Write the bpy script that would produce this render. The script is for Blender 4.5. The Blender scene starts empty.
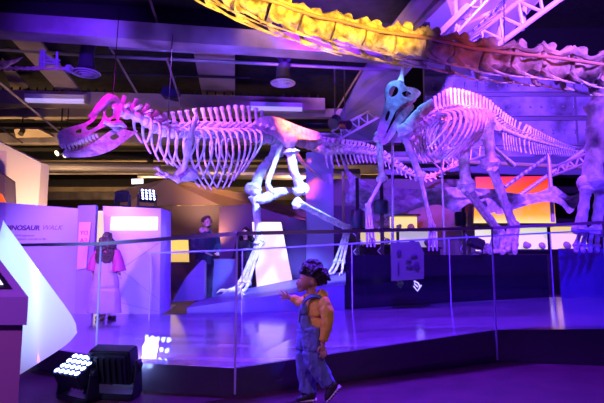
import bpy, bmesh, math, random
from mathutils import Vector, Matrix, noise, Quaternion
from mathutils.geometry import delaunay_2d_cdt
random.seed(7)
R = math.radians
sc = bpy.context.scene
COL = sc.collection
V = Vector

# ------------------------------------------------------------------ camera
FPX = 480.0
CAMP = V((0, 0, 1.03))
PITCH = math.atan(53.5/480)
cd = bpy.data.cameras.new('camera'); cam = bpy.data.objects.new('camera', cd); COL.objects.link(cam)
cd.sensor_width = 36; cd.lens = FPX*36/604
cam.location = CAMP; cam.rotation_euler = (math.pi/2+PITCH, 0, 0)
sc.camera = cam
# ------------------------------------------------------------------ world and exposure
w = bpy.data.worlds.new('world'); sc.world = w; w.use_nodes = True
w.node_tree.nodes['Background'].inputs[0].default_value = (0.12, 0.015, 0.6, 1)
w.node_tree.nodes['Background'].inputs[1].default_value = 0.25
sc.view_settings.view_transform = 'Standard'; sc.view_settings.look = 'None'
sc.view_settings.gamma = 1; sc.view_settings.exposure = 0.22
sc.cycles.max_bounces = 8; sc.cycles.transparent_max_bounces = 24
sc.cycles.sample_clamp_indirect = 4
# ------------------------------------------------------------------ lamps of the hall: theatre spots, and unseen spots added to brighten things
def spot(loc, to, col, power, angle=50, blend=0.5, radius=0.12):
    l = bpy.data.lights.new('spot_lamp', 'SPOT'); l.color = col; l.energy = power
    l.spot_size = R(angle); l.spot_blend = blend; l.shadow_soft_size = radius
    o = bpy.data.objects.new('spot_lamp', l); COL.objects.link(o); o['kind'] = 'helper'
    o.location = loc; o.rotation_euler = (V(to)-V(loc)).to_track_quat('-Z', 'Y').to_euler()
    return o
VIO = (0.17, 0.012, 1.0); BLU = (0.03, 0.04, 1.0); MAG = (0.8, 0.01, 0.9); AMB = (1.0, 0.50, 0.02); ORG = (1.0, 0.16, 0.015); WRM = (1.0, 0.58, 0.25); COLD = (0.28, 0.35, 1.0)
def grid(rows_):
    for r_ in rows_: spot(*r_)
grid([
 ((-1.6, 2.3, 2.75), (-0.75, 5.3, 3.98), AMB, 1500, 22, 0.7),             # amber wash on the long neck
 ((-0.4, 2.3, 2.75), (0.25, 5.5, 3.90), AMB, 1500, 24, 0.8),
 ((0.7, 2.3, 2.75), (1.1, 5.7, 3.85), AMB, 1500, 16, 0.8),
 ((4.6, 3.0, 4.4), (3.5, 6.0, 3.3), (0.34, 0.10, 1.0), 2000, 42, 0.9),
 ((2.6, 2.6, 2.75), (2.6, 5.9, 3.45), (1, .14, .005), 160, 34, 0.8),
 ((-2.3, 4.8, 3.9), (-2.6, 6.25, 2.9), (0.80, 0.01, 0.75), 190, 50, 0.7),  # magenta on the skull
 ((-2.8, 5.4, 0.6), (-2.45, 6.4, 2.3), (0.22, 0.10, 1.0), 900, 46, 0.8),
 ((-2.0, 6.1, 4.6), (-1.3, 7.9, 3.0), (0.36, 0.06, 1.0), 1300, 50, 0.7),
 ((-3.9, 6.6, 2.1), (-1.0, 8.6, 3.3), (0.10, 0.06, 1.0), 900, 60, 0.6),
 ((0.2, 6.3, 4.5), (-0.15, 9.5, 3.55), (1, .13, .0), 4200, 19, 0.8),             # orange on the hip bones
 ((0.4, 6.8, 4.6), (-0.1, 9.0, 1.55), (.20, .33, 1), 5200, 42, 0.6),  # cold white on the legs
 ((1.3, 6.5, 4.5), (1.6, 7.6, 2.4), (0.06, 0.25, 1.0), 300, 50, 0.7),
 ((2.6, 6.6, 5.0), (3.2, 8.6, 2.2), (0.20, 0.03, 1.0), 1300, 70, 0.6),
 ((1.9, 4.2, 3.3), (3.4, 8.6, 1.9), (0.24, 0.06, 1.0), 1500, 30, 0.8),
 ((2.3, 6.6, 4.65), (2.95, 8.6, 4.0), (1, .09, .01), 3600, 24, 0.9),
 ((4.9, 5.0, 4.4), (4.5, 7.3, 2.4), (0.26, 0.06, 1.0), 400, 50, 0.6),
 ((5.5, 5.5, 6.2), (6.5, 15.5, 5.8), (0.20, 0.05, 1.0), 12000, 100, 0.7),  # wash on the high hall wall
 ((2.2, 7.2, 5.7), (4.0, 11.0, 7.5), (0.22, 0.07, 1.0), 2600, 90, 0.7),
 ((0.2, 5.8, 4.9), (0.8, 11.0, 5.0), VIO, 1500, 60, 0.7),
 ((-3.2, 5.0, 4.0), (-3.7, 7.6, 4.6), (0.13, 0.02, 1.0), 420, 50, 1.0),   # violet on the dropped beam
 ((0.6, 6.0, 4.55), (0.3, 8.6, 4.75), (0.12, 0.01, 1.0), 110, 120, 0.9),
 ((0.8, 4.6, 3.75), (0.6, 5.3, 0.2), (0.13, 0.015, 1.0), 2600, 125, 0.8),  # violet on the walkway
 ((-3.6, 4.2, 2.2), (-3.2, 6.9, 0.95), (0.34, 0.14, 1.0), 950, 62, 0.9),
 ((-2.4, 3.4, 2.9), (-2.2, 6.9, 0.95), (0.36, 0.15, 1.0), 420, 36, 0.9),
 ((-2.0, 6.6, 4.4), (-1.9, 9.6, 1.4), (0.5, 0.2, 1.0), 300, 34, 0.9),  # lilac on the panels before it; this one added to brighten the man
 ((-2.2, 1.6, 2.4), (-1.9, 3.5, 0.85), (0.42, 0.62, 1.0), 420, 34, 0.9),  # unseen cold spot added to brighten the white fin
 ((-1.6, 0.5, 2.2), (-1.3, 1.9, 0.8), (0.55, 0.12, 1.0), 110, 60, 0.9),  # unseen spot added to brighten the kiosk
 ((4.6, 4.2, 4.6), (4.6, 7.0, 0.8), (0.03, 0.01, 1.0), 1500, 60, 0.8),
 ((1.3, 0.3, 2.7), (0.1, 3.5, 0.65), (1.0, 0.62, 0.40), 70, 26, 0.8),      # unseen warm spot added to brighten the child
 ((-2.6, 2.6, 1.9), (0.0, 3.5, 0.65), (0.42, 0.14, 1.0), 190, 26, 0.8),  # also added, lights the child from the left front
 ((-2.2, 4.6, 3.2), (0.0, 3.5, 0.6), (0.09, 0.03, 1.0), 1300, 36, 0.8),
 ((1.5, -0.6, 4.0), (1.6, 3.2, 0.0), (0.30, 0.005, 0.5), 35, 90, 0.8)])
for (x, y) in ((-8, 13), (-3, 13), (-6, 18), (0, 17), (-11, 19), (3, 20)):   # warm uplight in the gallery at the back
    spot((x, y, 1.9), (x*0.9, y+1.5, 4.8), WRM, 420, 140, 0.9)
spot((-4.0, 7.6, 1.2), (-5.4, 9.5, 2.4), (1, .62, .42), 260, 110, 0.9)
spot((-2.2, 11.2, 1.2), (-1.9, 12.8, 3.2), (1, 0.50, 0.14), 170, 90, 0.9)

# ------------------------------------------------------------------ pixel rays
_f = V((0, math.cos(PITCH), math.sin(PITCH))); _u = V((0, -math.sin(PITCH), math.cos(PITCH)))
def ray(px, py): return _f + V((1, 0, 0))*((px-302)/FPX) + _u*((201.5-py)/FPX)
def PY(px, py, Y):
    r = ray(px, py); return CAMP + r*(Y/r.y)
def PZ(px, py, z):
    r = ray(px, py); return CAMP + r*((z-CAMP.z)/r.z)
def proj(p):
    q = V(p)-CAMP; z = q.dot(_f); return 302+FPX*q.x/z, 201.5-FPX*q.dot(_u)/z
def table(x, T):
    if x <= T[0][0]: return T[0][1]
    for (x0, y0), (x1_, y1_) in zip(T, T[1:]):
        if x <= x1_: return y0+(y1_-y0)*(x-x0)/(x1_-x0)
    return T[-1][1]
class Plane:                         # an upright plane through two points on the ground plan
    def __init__(s, a, b):
        s.o = V((a.x, a.y, 0)); d = V((b.x-a.x, b.y-a.y, 0)); s.d = d.normalized(); s.n = V((s.d.y, -s.d.x, 0))
    def at(s, px, py, off=0.0):
        r = ray(px, py); o = s.o + s.n*off
        return CAMP + r*((o-CAMP).dot(s.n)/r.dot(s.n))

# ------------------------------------------------------------------ materials
MATS = {}
def mat(name, col, rough=0.6, metal=0.0, emit=None, estr=0.0, bump=0.0, bscale=20.0, vary=0.0, vscale=6.0, coat=0.0, spec=0.5):
    if name in MATS: return MATS[name]
    m = bpy.data.materials.new(name); m.use_nodes = True; nt = m.node_tree; b = nt.nodes['Principled BSDF']
    b.inputs['Base Color'].default_value = (*col, 1); b.inputs['Roughness'].default_value = rough
    b.inputs['Metallic'].default_value = metal; b.inputs['Coat Weight'].default_value = coat
    b.inputs['Specular IOR Level'].default_value = spec
    if emit: b.inputs['Emission Color'].default_value = (*emit, 1); b.inputs['Emission Strength'].default_value = estr
    tc = nt.nodes.new('ShaderNodeTexCoord')
    n = nt.nodes.new('ShaderNodeTexNoise'); n.inputs['Scale'].default_value = vscale; n.inputs['Detail'].default_value = 6
    nt.links.new(tc.outputs['Object'], n.inputs['Vector'])
    if vary:
        cr = nt.nodes.new('ShaderNodeValToRGB'); e = cr.color_ramp.elements
        e[0].position = 0.35; e[1].position = 0.65
        e[0].color = (*[c*(1-vary) for c in col], 1); e[1].color = (*[min(1, c*(1+vary*0.5)) for c in col], 1)
        nt.links.new(n.outputs['Fac'], cr.inputs['Fac']); nt.links.new(cr.outputs['Color'], b.inputs['Base Color'])
    if bump:
        n2 = nt.nodes.new('ShaderNodeTexNoise'); n2.inputs['Scale'].default_value = bscale; n2.inputs['Detail'].default_value = 5
        nt.links.new(tc.outputs['Object'], n2.inputs['Vector'])
        bp = nt.nodes.new('ShaderNodeBump'); bp.inputs['Strength'].default_value = bump; bp.inputs['Distance'].default_value = 0.03
        nt.links.new(n2.outputs['Fac'], bp.inputs['Height']); nt.links.new(bp.outputs['Normal'], b.inputs['Normal'])
    MATS[name] = m
    return m
def planks(name, c1, c2, rough, rot=0.0, scale=1.0, coat=0.3):
    m = bpy.data.materials.new(name); m.use_nodes = True; nt = m.node_tree; b = nt.nodes['Principled BSDF']
    tc = nt.nodes.new('ShaderNodeTexCoord'); mp = nt.nodes.new('ShaderNodeMapping'); mp.inputs['Rotation'].default_value[2] = rot
    br = nt.nodes.new('ShaderNodeTexBrick'); br.inputs['Scale'].default_value = scale
    br.inputs['Color1'].default_value = (*c1, 1); br.inputs['Color2'].default_value = (*c2, 1); br.inputs['Mortar'].default_value = (*[c*0.4 for c in c1], 1)
    br.inputs['Brick Width'].default_value = 1.3; br.inputs['Row Height'].default_value = 0.13; br.inputs['Mortar Size'].default_value = 0.004
    nt.links.new(tc.outputs['Object'], mp.inputs['Vector']); nt.links.new(mp.outputs['Vector'], br.inputs['Vector'])
    ns = nt.nodes.new('ShaderNodeTexNoise'); ns.inputs['Scale'].default_value = 3; ns.inputs['Detail'].default_value = 8
    mp2 = nt.nodes.new('ShaderNodeMapping'); mp2.inputs['Scale'].default_value = (1, 14, 1); mp2.inputs['Rotation'].default_value[2] = rot
    nt.links.new(tc.outputs['Object'], mp2.inputs['Vector']); nt.links.new(mp2.outputs['Vector'], ns.inputs['Vector'])
    mx = nt.nodes.new('ShaderNodeMixRGB'); mx.blend_type = 'MULTIPLY'; mx.inputs['Fac'].default_value = 0.7
    nt.links.new(br.outputs['Color'], mx.inputs['Color1']); nt.links.new(ns.outputs['Fac'], mx.inputs['Color2'])
    nt.links.new(mx.outputs['Color'], b.inputs['Base Color'])
    mr = nt.nodes.new('ShaderNodeMapRange'); mr.inputs['To Min'].default_value = rough*0.7; mr.inputs['To Max'].default_value = rough*1.4
    nt.links.new(ns.outputs['Fac'], mr.inputs['Value']); nt.links.new(mr.outputs['Result'], b.inputs['Roughness'])
    b.inputs['Coat Weight'].default_value = coat; b.inputs['Coat Roughness'].default_value = 0.12
    return m
def glass(name, tint=(1, 1, 1), refl=1.0):
    m = bpy.data.materials.new(name); m.use_nodes = True; nt = m.node_tree; nt.nodes.clear()
    out = nt.nodes.new('ShaderNodeOutputMaterial'); mx = nt.nodes.new('ShaderNodeMixShader')
    t = nt.nodes.new('ShaderNodeBsdfTransparent'); t.inputs[0].default_value = (*tint, 1)
    g = nt.nodes.new('ShaderNodeBsdfGlossy'); g.inputs['Roughness'].default_value = 0.02
    fr = nt.nodes.new('ShaderNodeFresnel'); fr.inputs['IOR'].default_value = 1.5
    mu = nt.nodes.new('ShaderNodeMath'); mu.operation = 'MULTIPLY'; mu.inputs[1].default_value = refl
    ge = nt.nodes.new('ShaderNodeNewGeometry'); su = nt.nodes.new('ShaderNodeMath'); su.operation = 'SUBTRACT'; su.inputs[0].default_value = 1; m2 = nt.nodes.new('ShaderNodeMath'); m2.operation = 'MULTIPLY'
    nt.links.new(ge.outputs['Backfacing'], su.inputs[1]); nt.links.new(su.outputs[0], m2.inputs[0]); nt.links.new(fr.outputs[0], m2.inputs[1])
    nt.links.new(m2.outputs[0], mu.inputs[0]); nt.links.new(mu.outputs[0], mx.inputs[0])
    nt.links.new(t.outputs[0], mx.inputs[1]); nt.links.new(g.outputs[0], mx.inputs[2]); nt.links.new(mx.outputs[0], out.inputs[0])
    return m
def emis(name, col, s): return mat(name, col, 0.6, emit=col, estr=s)
BONE = mat('bone', (0.84, 0.80, 0.78), 0.5, bump=0.7, bscale=14, vary=0.35, vscale=9)
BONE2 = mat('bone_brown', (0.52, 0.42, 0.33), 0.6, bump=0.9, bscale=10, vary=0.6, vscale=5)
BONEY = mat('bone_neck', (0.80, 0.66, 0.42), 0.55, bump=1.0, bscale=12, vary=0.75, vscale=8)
TOOTH = mat('tooth', (0.85, 0.82, 0.75), 0.3)
BLACK = mat('black_metal', (0.012, 0.012, 0.018), 0.42, vary=0.3)
BLACKM = mat('black_matt', (0.01, 0.009, 0.014), 0.8)
DARKC = mat('dark_ceiling', (0.02, 0.018, 0.022), 0.9, vary=0.5)
STEEL = mat('steel', (0.45, 0.43, 0.48), 0.4, 0.7)
TAN = mat('tan_paint', (0.42, 0.33, 0.25), 0.7, vary=0.25, vscale=1.5)
BEAMP = mat('beam_paint', (0.38, 0.33, 0.36), 0.65, vary=0.5, vscale=1.2)
WHITE = mat('white_panel', (0.72, 0.70, 0.74), 0.35)
LILAC = mat('lilac_board', (0.50, 0.44, 0.66), 0.3, vary=0.08, vscale=0.8)
GALV = mat('galvanised_sheet', (0.42, 0.40, 0.50), 0.5, 0.2, vary=0.7, vscale=1.3, bump=0.3, bscale=3)
LEDM = emis('led_lens', (0.30, 0.38, 1.0), 14)
LEDW = emis('led_lens_white', (0.35, 0.50, 1.0), 40)

# ------------------------------------------------------------------ mesh helpers
def link(name, bm, m, parent=None, smooth=True):
    me = bpy.data.meshes.new(name); bmesh.ops.recalc_face_normals(bm, faces=bm.faces); bm.to_mesh(me); bm.free()
    if m: me.materials.append(m)
    if smooth:
        for p in me.polygons: p.use_smooth = True
        try: me.set_sharp_from_angle(angle=R(40))
        except Exception: pass
    o = bpy.data.objects.new(name, me); COL.objects.link(o)
    if parent:
        o.parent = parent
        if parent.type == 'EMPTY': o.matrix_parent_inverse = Matrix.LocRotScale(parent.location, parent.rotation_euler, parent.scale).inverted()
    return o
def tag(o, label=None, cat=None, group=None, kind=None):
    if label: o['label'] = label
    if cat: o['category'] = cat
    if group: o['group'] = group
    if kind: o['kind'] = kind
    return o
def thing(name, label, cat, loc=(0, 0, 0), group=None):
    o = bpy.data.objects.new(name, None); COL.objects.link(o); o.location = loc; o.empty_display_size = 0.1
    return tag(o, label, cat, group)
def struct(name, bm, m, parent=None, smooth=False):
    o = link(name, bm, m, parent, smooth)
    if not parent: o['kind'] = 'structure'
    return o
def B(): return bmesh.new()
def frame_of(t, up=V((0, 0, 1))):
    t = t.normalized(); s = t.cross(up)
    if s.length < 1e-3: s = t.cross(V((0, 1, 0)))
    s.normalize(); return s, s.cross(t).normalized()
def tube(bm, pts, rad, n=10, flat=1.0, up=V((0, 0, 1)), noisy=0.0, seed=0):
    """loft with (rx, rz) radii: rx sideways, rz along up"""
    pts = [V(p) for p in pts]; rings = []
    for i, p in enumerate(pts):
        t = (pts[min(i+1, len(pts)-1)]-pts[max(i-1, 0)])
        s, u = frame_of(t, up)
        r = rad[i] if isinstance(rad, (list, tuple)) else rad
        rx, rz = r if isinstance(r, tuple) else (r, r*flat)
        ring = []
        for k in range(n):
            a = 2*math.pi*k/n
            q = p + s*(rx*math.cos(a)) + u*(rz*math.sin(a))
            if noisy: q += (q-p)*noisy*noise.noise(q*9+V((seed, 0, 0)))*2
            ring.append(bm.verts.new(q))
        rings.append(ring)
    for a, b in zip(rings, rings[1:]):
        for k in range(n): bm.faces.new((a[k], a[(k+1) % n], b[(k+1) % n], b[k]))
    bm.faces.new(rings[0][::-1]); bm.faces.new(rings[-1])
    return bm
def catmull(pts, sub=6):
    pts = [V(p) for p in pts]; out = []
    for i in range(len(pts)-1):
        p0, p1, p2, p3 = pts[max(i-1, 0)], pts[i], pts[i+1], pts[min(i+2, len(pts)-1)]
        for k in range(sub):
            t = k/sub
            out.append(0.5*((2*p1)+(p2-p0)*t+(2*p0-5*p1+4*p2-p3)*t*t+(3*p1-p0-3*p2+p3)*t**3))
    out.append(pts[-1]); return out
def lerpr(rs, n):
    out = []
    for i in range(n):
        t = i/(n-1)*(len(rs)-1); k = min(int(t), len(rs)-2); f = t-k
        a, b = rs[k], rs[k+1]
        out.append(tuple(x+(y-x)*f for x, y in zip(a, b)) if isinstance(a, tuple) else a+(b-a)*f)
    return out
def stube(bm, pts, rs, n=10, sub=6, **k):
    c = catmull(pts, sub); return tube(bm, c, lerpr(rs, len(c)), n, **k)
def box(bm, c, s, rot=None, bev=0.0):
    M = Matrix.Translation(V(c)) @ ((rot.to_matrix().to_4x4() if isinstance(rot, Quaternion) else rot) if rot else Matrix()) @ Matrix.Diagonal((*s, 1))
    r = bmesh.ops.create_cube(bm, size=1, matrix=M)
    if bev: bmesh.ops.bevel(bm, geom=list({e for v in r['verts'] for e in v.link_edges}), offset=bev, segments=2, affect='EDGES')
    return bm
def bar(bm, a, b, wx, wz, up=V((0, 0, 1))):
    a, b = V(a), V(b); s, u = frame_of(b-a, up)
    q = [[bm.verts.new(p + s*sx*wx/2 + u*sz*wz/2) for sx, sz in ((-1, -1), (1, -1), (1, 1), (-1, 1))] for p in (a, b)]
    for k in range(4): bm.faces.new((q[0][k], q[0][(k+1) % 4], q[1][(k+1) % 4], q[1][k]))
    bm.faces.new(q[0][::-1]); bm.faces.new(q[1]); return bm
def prism(bm, pts, vec):
    """polygon extruded by vec"""
    a = [bm.verts.new(V(p)) for p in pts]; b = [bm.verts.new(V(p)+V(vec)) for p in pts]; n = len(a)
    bm.faces.new(a); bm.faces.new(b[::-1])
    for k in range(n): bm.faces.new((a[k], b[k], b[(k+1) % n], a[(k+1) % n]))
    return bm
def ball(bm, c, r, u=16, v=10, rot=None, noisy=0.0, seed=0, ns=6.0):
    r = r if isinstance(r, tuple) else (r, r, r)
    M = Matrix.Translation(V(c)) @ (rot.to_matrix().to_4x4() if rot else Matrix()) @ Matrix.Diagonal((*r, 1))
    res = bmesh.ops.create_uvsphere(bm, u_segments=u, v_segments=v, radius=1, matrix=M)
    if noisy:
        for q in res['verts']: q.co += (q.co-V(c))*noisy*noise.noise(q.co*ns+V((seed, seed, 0)))*2
    return bm
def lathe(bm, c, prof, n=24, axis=V((0, 0, 1))):
    c = V(c); s, u = frame_of(axis); axis = axis.normalized(); rings = []
    for r, h in prof:
        rings.append([bm.verts.new(c+axis*h+s*(r*math.cos(2*math.pi*k/n))+u*(r*math.sin(2*math.pi*k/n))) for k in range(n)])
    for a, b in zip(rings, rings[1:]):
        for k in range(n): bm.faces.new((a[k], a[(k+1) % n], b[(k+1) % n], b[k]))
    bm.faces.new(rings[0][::-1]); bm.faces.new(rings[-1]); return bm
def remesh(o, voxel, smooth=3, disp=0.0, ds=12.0):
    m = o.modifiers.new('r', 'REMESH'); m.mode = 'VOXEL'; m.voxel_size = voxel; m.use_smooth_shade = True
    if smooth: s = o.modifiers.new('s', 'SMOOTH'); s.iterations = smooth; s.factor = 0.5
    dg = bpy.context.evaluated_depsgraph_get(); dg.update()
    me = bpy.data.meshes.new_from_object(o.evaluated_get(dg)); o.modifiers.clear(); o.data = me
    for p in me.polygons: p.use_smooth = True
    if disp:
        ds = ds if isinstance(ds, tuple) else (ds, ds, ds)
        ns = [v.normal.copy() for v in me.vertices]
        for v, nn in zip(me.vertices, ns): v.co += nn*disp*(noise.noise(V((v.co.x*ds[0], v.co.y*ds[1], v.co.z*ds[2])))+0.5*noise.noise(V((v.co.x*ds[0], v.co.y*ds[1], v.co.z*ds[2]))*2.3+V((7, 0, 0))))
    return o
def inside(p, poly):
    c = False; j = len(poly)-1
    for i in range(len(poly)):
        a, b = poly[i], poly[j]
        if (a[1] > p[1]) != (b[1] > p[1]) and p[0] < (b[0]-a[0])*(p[1]-a[1])/(b[1]-a[1])+a[0]: c = not c
        j = i
    return c
def smooth2(poly, sub=4):
    P = [V((x, y, 0)) for x, y in poly]; n = len(P); out = []
    for i in range(n):
        p0, p1, p2, p3 = P[i-1], P[i], P[(i+1) % n], P[(i+2) % n]
        for k in range(sub):
            t = k/sub; q = 0.5*((2*p1)+(p2-p0)*t+(2*p0-5*p1+4*p2-p3)*t*t+(3*p1-p0-3*p2+p3)*t**3)
            out.append((q.x, q.y))
    return out
def plate(bm, outline, holes, place, wfun, thick, step, sides=(1,)):
    """a shaped bony plate: 2D outline with holes, filled, bulged by wfun and given thickness; place(u, v, lateral) -> world"""
    outline = smooth2(outline, 3); holes = [smooth2(h, 3) for h in holes]
    pts = []; edges = []
    for loop in [outline]+holes:
        k = len(pts); pts += [V(p) for p in loop]; edges += [(k+i, k+(i+1) % len(loop)) for i in range(len(loop))]
    xs = [p[0] for p in outline]; ys = [p[1] for p in outline]
    x = min(xs); row = 0
    while x < max(xs):
        y = min(ys)+(row % 2)*step/2
        while y < max(ys):
            q = (x, y)
            if inside(q, outline) and not any(inside(q, h) for h in holes) and min((V(q)-V(p)).length for p in pts[:len(edges)]) > step*0.45: pts.append(V(q))
            y += step
        x += step*0.87; row += 1
    vs, _, fs, *_ = delaunay_2d_cdt([V((p[0], p[1])) for p in pts], edges, [], 0, 1e-4)
    tri = []
    for f in fs:
        c = sum((vs[i] for i in f), V((0, 0)))/len(f)
        if inside(c, outline) and not any(inside(c, h) for h in holes): tri.append(f)
    used = sorted({i for f in tri for i in f})
    for sd in sides:
        A = {i: bm.verts.new(place(vs[i][0], vs[i][1], sd*(wfun(vs[i][0], vs[i][1])+thick))) for i in used}
        C = {i: bm.verts.new(place(vs[i][0], vs[i][1], sd*max(0.0, wfun(vs[i][0], vs[i][1])) if sd*thick else 0)) for i in used}
        cnt = {}
        for f in tri:
            bm.faces.new([A[i] for i in f]); bm.faces.new([C[i] for i in reversed(f)])
            for a, b in zip(f, f[1:]+f[:1]): cnt[(a, b)] = 1
        for (a, b) in cnt:
            if (b, a) not in cnt: bm.faces.new((A[a], C[a], C[b], A[b]))
    return bm
def text(s, size, o3, xdir, zdir, m, name, parent, shear=0.0, bold=0.0, mirror=False):
    cu = bpy.data.curves.new('t', 'FONT'); cu.body = s; cu.size = size; cu.extrude = 0.002; cu.shear = shear; cu.offset = bold
    t = bpy.data.objects.new('t', cu); COL.objects.link(t)
    dg = bpy.context.evaluated_depsgraph_get(); dg.update()
    me = bpy.data.meshes.new_from_object(t.evaluated_get(dg)); bpy.data.objects.remove(t)
    x = V(xdir).normalized(); z = V(zdir).normalized(); y = x.cross(z)
    if mirror: x = -x
    for v in me.vertices: v.co = V(o3)+x*v.co.x+z*v.co.y-y*(-v.co.z)
    me.materials.append(m)
    ob = bpy.data.objects.new(name, me); COL.objects.link(ob); ob.parent = parent
    if parent and parent.type == 'EMPTY': ob.matrix_parent_inverse = Matrix.Translation(parent.location).inverted()
    return ob

# bones
def long_bone(name, a, b, r, parent, m=None, via=None, n=12, e1=1.75, e2=1.6):
    a, b = V(a), V(b); bm = B(); pts = [a]+([V(via)] if via is not None else [(a+b)/2])+[b]
    c = catmull(pts, 8); k = len(c); prof = []
    for i in range(k):
        t = i/(k-1)
        q = 1 + (e1-1)*math.exp(-(t/0.10)**2) + (e2-1)*math.exp(-((1-t)/0.11)**2)
        prof.append((r*q*1.05, r*q*0.95))
    d0 = (c[0]-c[1]).normalized(); d1 = (c[-1]-c[-2]).normalized()
    c = [c[0]+d0*r*0.8]+c+[c[-1]+d1*r*0.8]; prof = [(r*e1*0.55,)*2]+prof+[(r*e2*0.55,)*2]
    tube(bm, c, prof, n, noisy=0.16, seed=a.x*7)
    s, u = frame_of(b-a, V((0, 1, 0)))
    for sg in (-1, 1): ball(bm, b+s*sg*r*0.75, r*e2*0.72, 10, 7, noisy=.12)
    return link(name, bm, m or BONE, parent)
def vertebra(c, t, lat, r, ln, spine, proc, parent, m=None, lean=0.0, chev=0.0, up=V((0, 0, 1)), name='vertebra', thick=0.35):
    c = V(c); t = V(t).normalized(); up = (up-t*up.dot(t)).normalized(); lat = t.cross(up).normalized(); bm = B()
    h = ln*0.46
    tube(bm, [c-t*h, c-t*h*0.75, c, c+t*h*0.75, c+t*h], [r, r*1.02, r*0.74, r*1.02, r], 10, up=up, noisy=0.1, seed=c.x)
    if spine:
        top = c+up*(r+spine)+t*lean
        w = ln*thick
        tube(bm, [c+up*r*0.6, c+up*(r+spine*0.25)+t*lean*0.2, c+up*(r+spine*0.75)+t*lean*0.75, top-up*spine*0.06, top], [(r*0.75, w), (r*0.22, w*0.85), (r*0.22, w*0.9), (r*0.36, w*1.15), (r*0.28, w)], 8, up=t, noisy=0.14, seed=c.y*3)
    if proc:
        for sg in (-1, 1):
            tube(bm, [c+up*r*0.6, c+up*r*0.95+lat*sg*(r+proc*0.6), c+up*r*1.05+lat*sg*(r+proc)], [(ln*0.24, r*0.35), (ln*0.16, r*0.2), (ln*0.2, r*0.22)], 6, noisy=0.1)
            ball(bm, c+up*r*1.15+lat*sg*r*0.55+t*h*0.9, (r*0.35, r*0.35, r*0.3), 8, 6)
    if chev:
        tube(bm, [c-up*r*0.7+t*h, c-up*(r+chev*0.6)+t*h*1.5, c-up*(r+chev)+t*h*2.2], [(r*0.3, ln*0.14), (r*0.13, ln*0.14), (r*0.12, ln*0.2)], 6, up=t)
    return link(name, bm, m or BONE, parent)
def rib(c, lat, end, bulge, r, parent, m=None):
    c, end, lat = V(c), V(end), V(lat)
    p1 = c+lat*bulge*0.75+(end-c)*0.10; p2 = c.lerp(end, 0.45)+lat*bulge*0.85
    pts = [c, p1, p2, c.lerp(end, 0.78)+lat*bulge*0.45, end]
    bm = B(); stube(bm, pts, [(r*1.5, r*1.5), (r*1.5, r*1.2), (r*1.25, r), (r, r), (r*0.8, r*0.75)], 7, 4)
    return link('rib', bm, m or BONE, parent)
def claw_foot(base, dirv, r, parent, ln=0.45, toes=3, spread=0.5, name='toe', mm=None, z0=None, claw=0.22):
    """three splayed toes with claws"""
    dirv = V(dirv).normalized(); sd = V((-dirv.y, dirv.x, 0))
    for k in range(toes):
        a = (k-(toes-1)/2)*spread; d = (dirv*math.cos(a)+sd*math.sin(a)).normalized(); L = ln*(1 if k == (toes-1)/2 else 0.82)
        zz = base.z if z0 is None else z0
        bm = B(); P = [base, base+d*L*0.35+V((0, 0, -(base.z-zz)*0.45+r*.1)), base+d*L*0.7+V((0, 0, -(base.z-zz)*0.8)), V(((base+d*L).x, (base+d*L).y, zz+r*0.9))]
        c = catmull(P, 5); rr = [r*(1.0-0.25*i/len(c))*(1.25 if i % 5 == 0 else 0.9) for i in range(len(c))]
        tube(bm, c, rr, 8)
        t = link(name, bm, mm or BONE, parent)
        bm = B(); e = P[-1]; tube(bm, [e, e+d*L*claw*0.6+V((0, 0, r*0.25)), e+d*L*claw*1.2-V((0, 0, r*0.6))], [r*0.8, r*0.55, r*0.1], 7)
        link('claw', bm, mm or BONE, t)

# ================================================================== SETTING
FLOORM = mat('dark_carpet', (0.075, 0.02, 0.035), 0.45, vary=0.35, vscale=5, bump=0.2, bscale=120)
WOOD = planks('walkway_planks', (0.22, 0.20, 0.22), (0.55, 0.50, 0.52), 0.22, rot=0.12, scale=1.0, coat=.8)
bm = B(); box(bm, (0, 10, -0.05), (44, 36, 0.1)); struct('floor', bm, FLOORM)
# raised walkway that climbs to the right: front edge, back edge
A = PZ(235, 396.5, 0); Bp = PZ(497, 362, 0); Cp = PZ(612, 366, 0); L1 = PZ(140, 391, 0); L0 = V((-3.3, 5.0, 0))
def ztop(b, py):
    r = ray(302, py); return CAMP.z + r.z/r.y*b.y
fr = [(L0, 0.20), (L1, 0.205), (A, ztop(A, 369.8)), (Bp, ztop(Bp, 330)), (Cp, ztop(Cp, 324))]
fr.append((V((fr[-1][0].x+1.6, fr[-1][0].y-0.15, 0)), fr[-1][1]+0.08))
slope = (fr[3][1]-fr[2][1])/(Bp.x-A.x)
def wz(x): return max(0.20, fr[2][1]+slope*(x-A.x)) if x < Bp.x else fr[3][1]+(x-Bp.x)*0.035
fr = [(p, wz(p.x) if i > 1 else z) for i, (p, z) in enumerate(fr)]
def on_walk(px, py, x0=0):
    z = 0.25
    for _ in range(6): p = PZ(px, py, z); z = wz(p.x)
    return V((p.x, p.y, z))
bk = [V((-7, 8.2, .2)), V((-2.1, 8.2, .2)), on_walk(162, 315), on_walk(345, 309.5), on_walk(440, 303), on_walk(552, 297), on_walk(640, 294)]
bm = B()
ft = [bm.verts.new((p.x, p.y, z)) for p, z in fr]; bt = [bm.verts.new(p) for p in bk]
bmesh.ops.triangle_fill(bm, use_beauty=True, use_dissolve=False, edges=[bm.edges.new(e) for e in list(zip(ft, ft[1:]))+list(zip(bt, bt[1:]))+[(ft[0], bt[0]), (ft[-1], bt[-1])]])
for f in bm.faces:
    if f.normal.z < 0: f.normal_flip()
me = bpy.data.meshes.new('raised_walkway'); bm.to_mesh(me); bm.free(); me.materials.append(WOOD)
o = bpy.data.objects.new('raised_walkway', me); COL.objects.link(o); o['kind'] = 'structure'; walk = o
bm = B()
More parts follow.
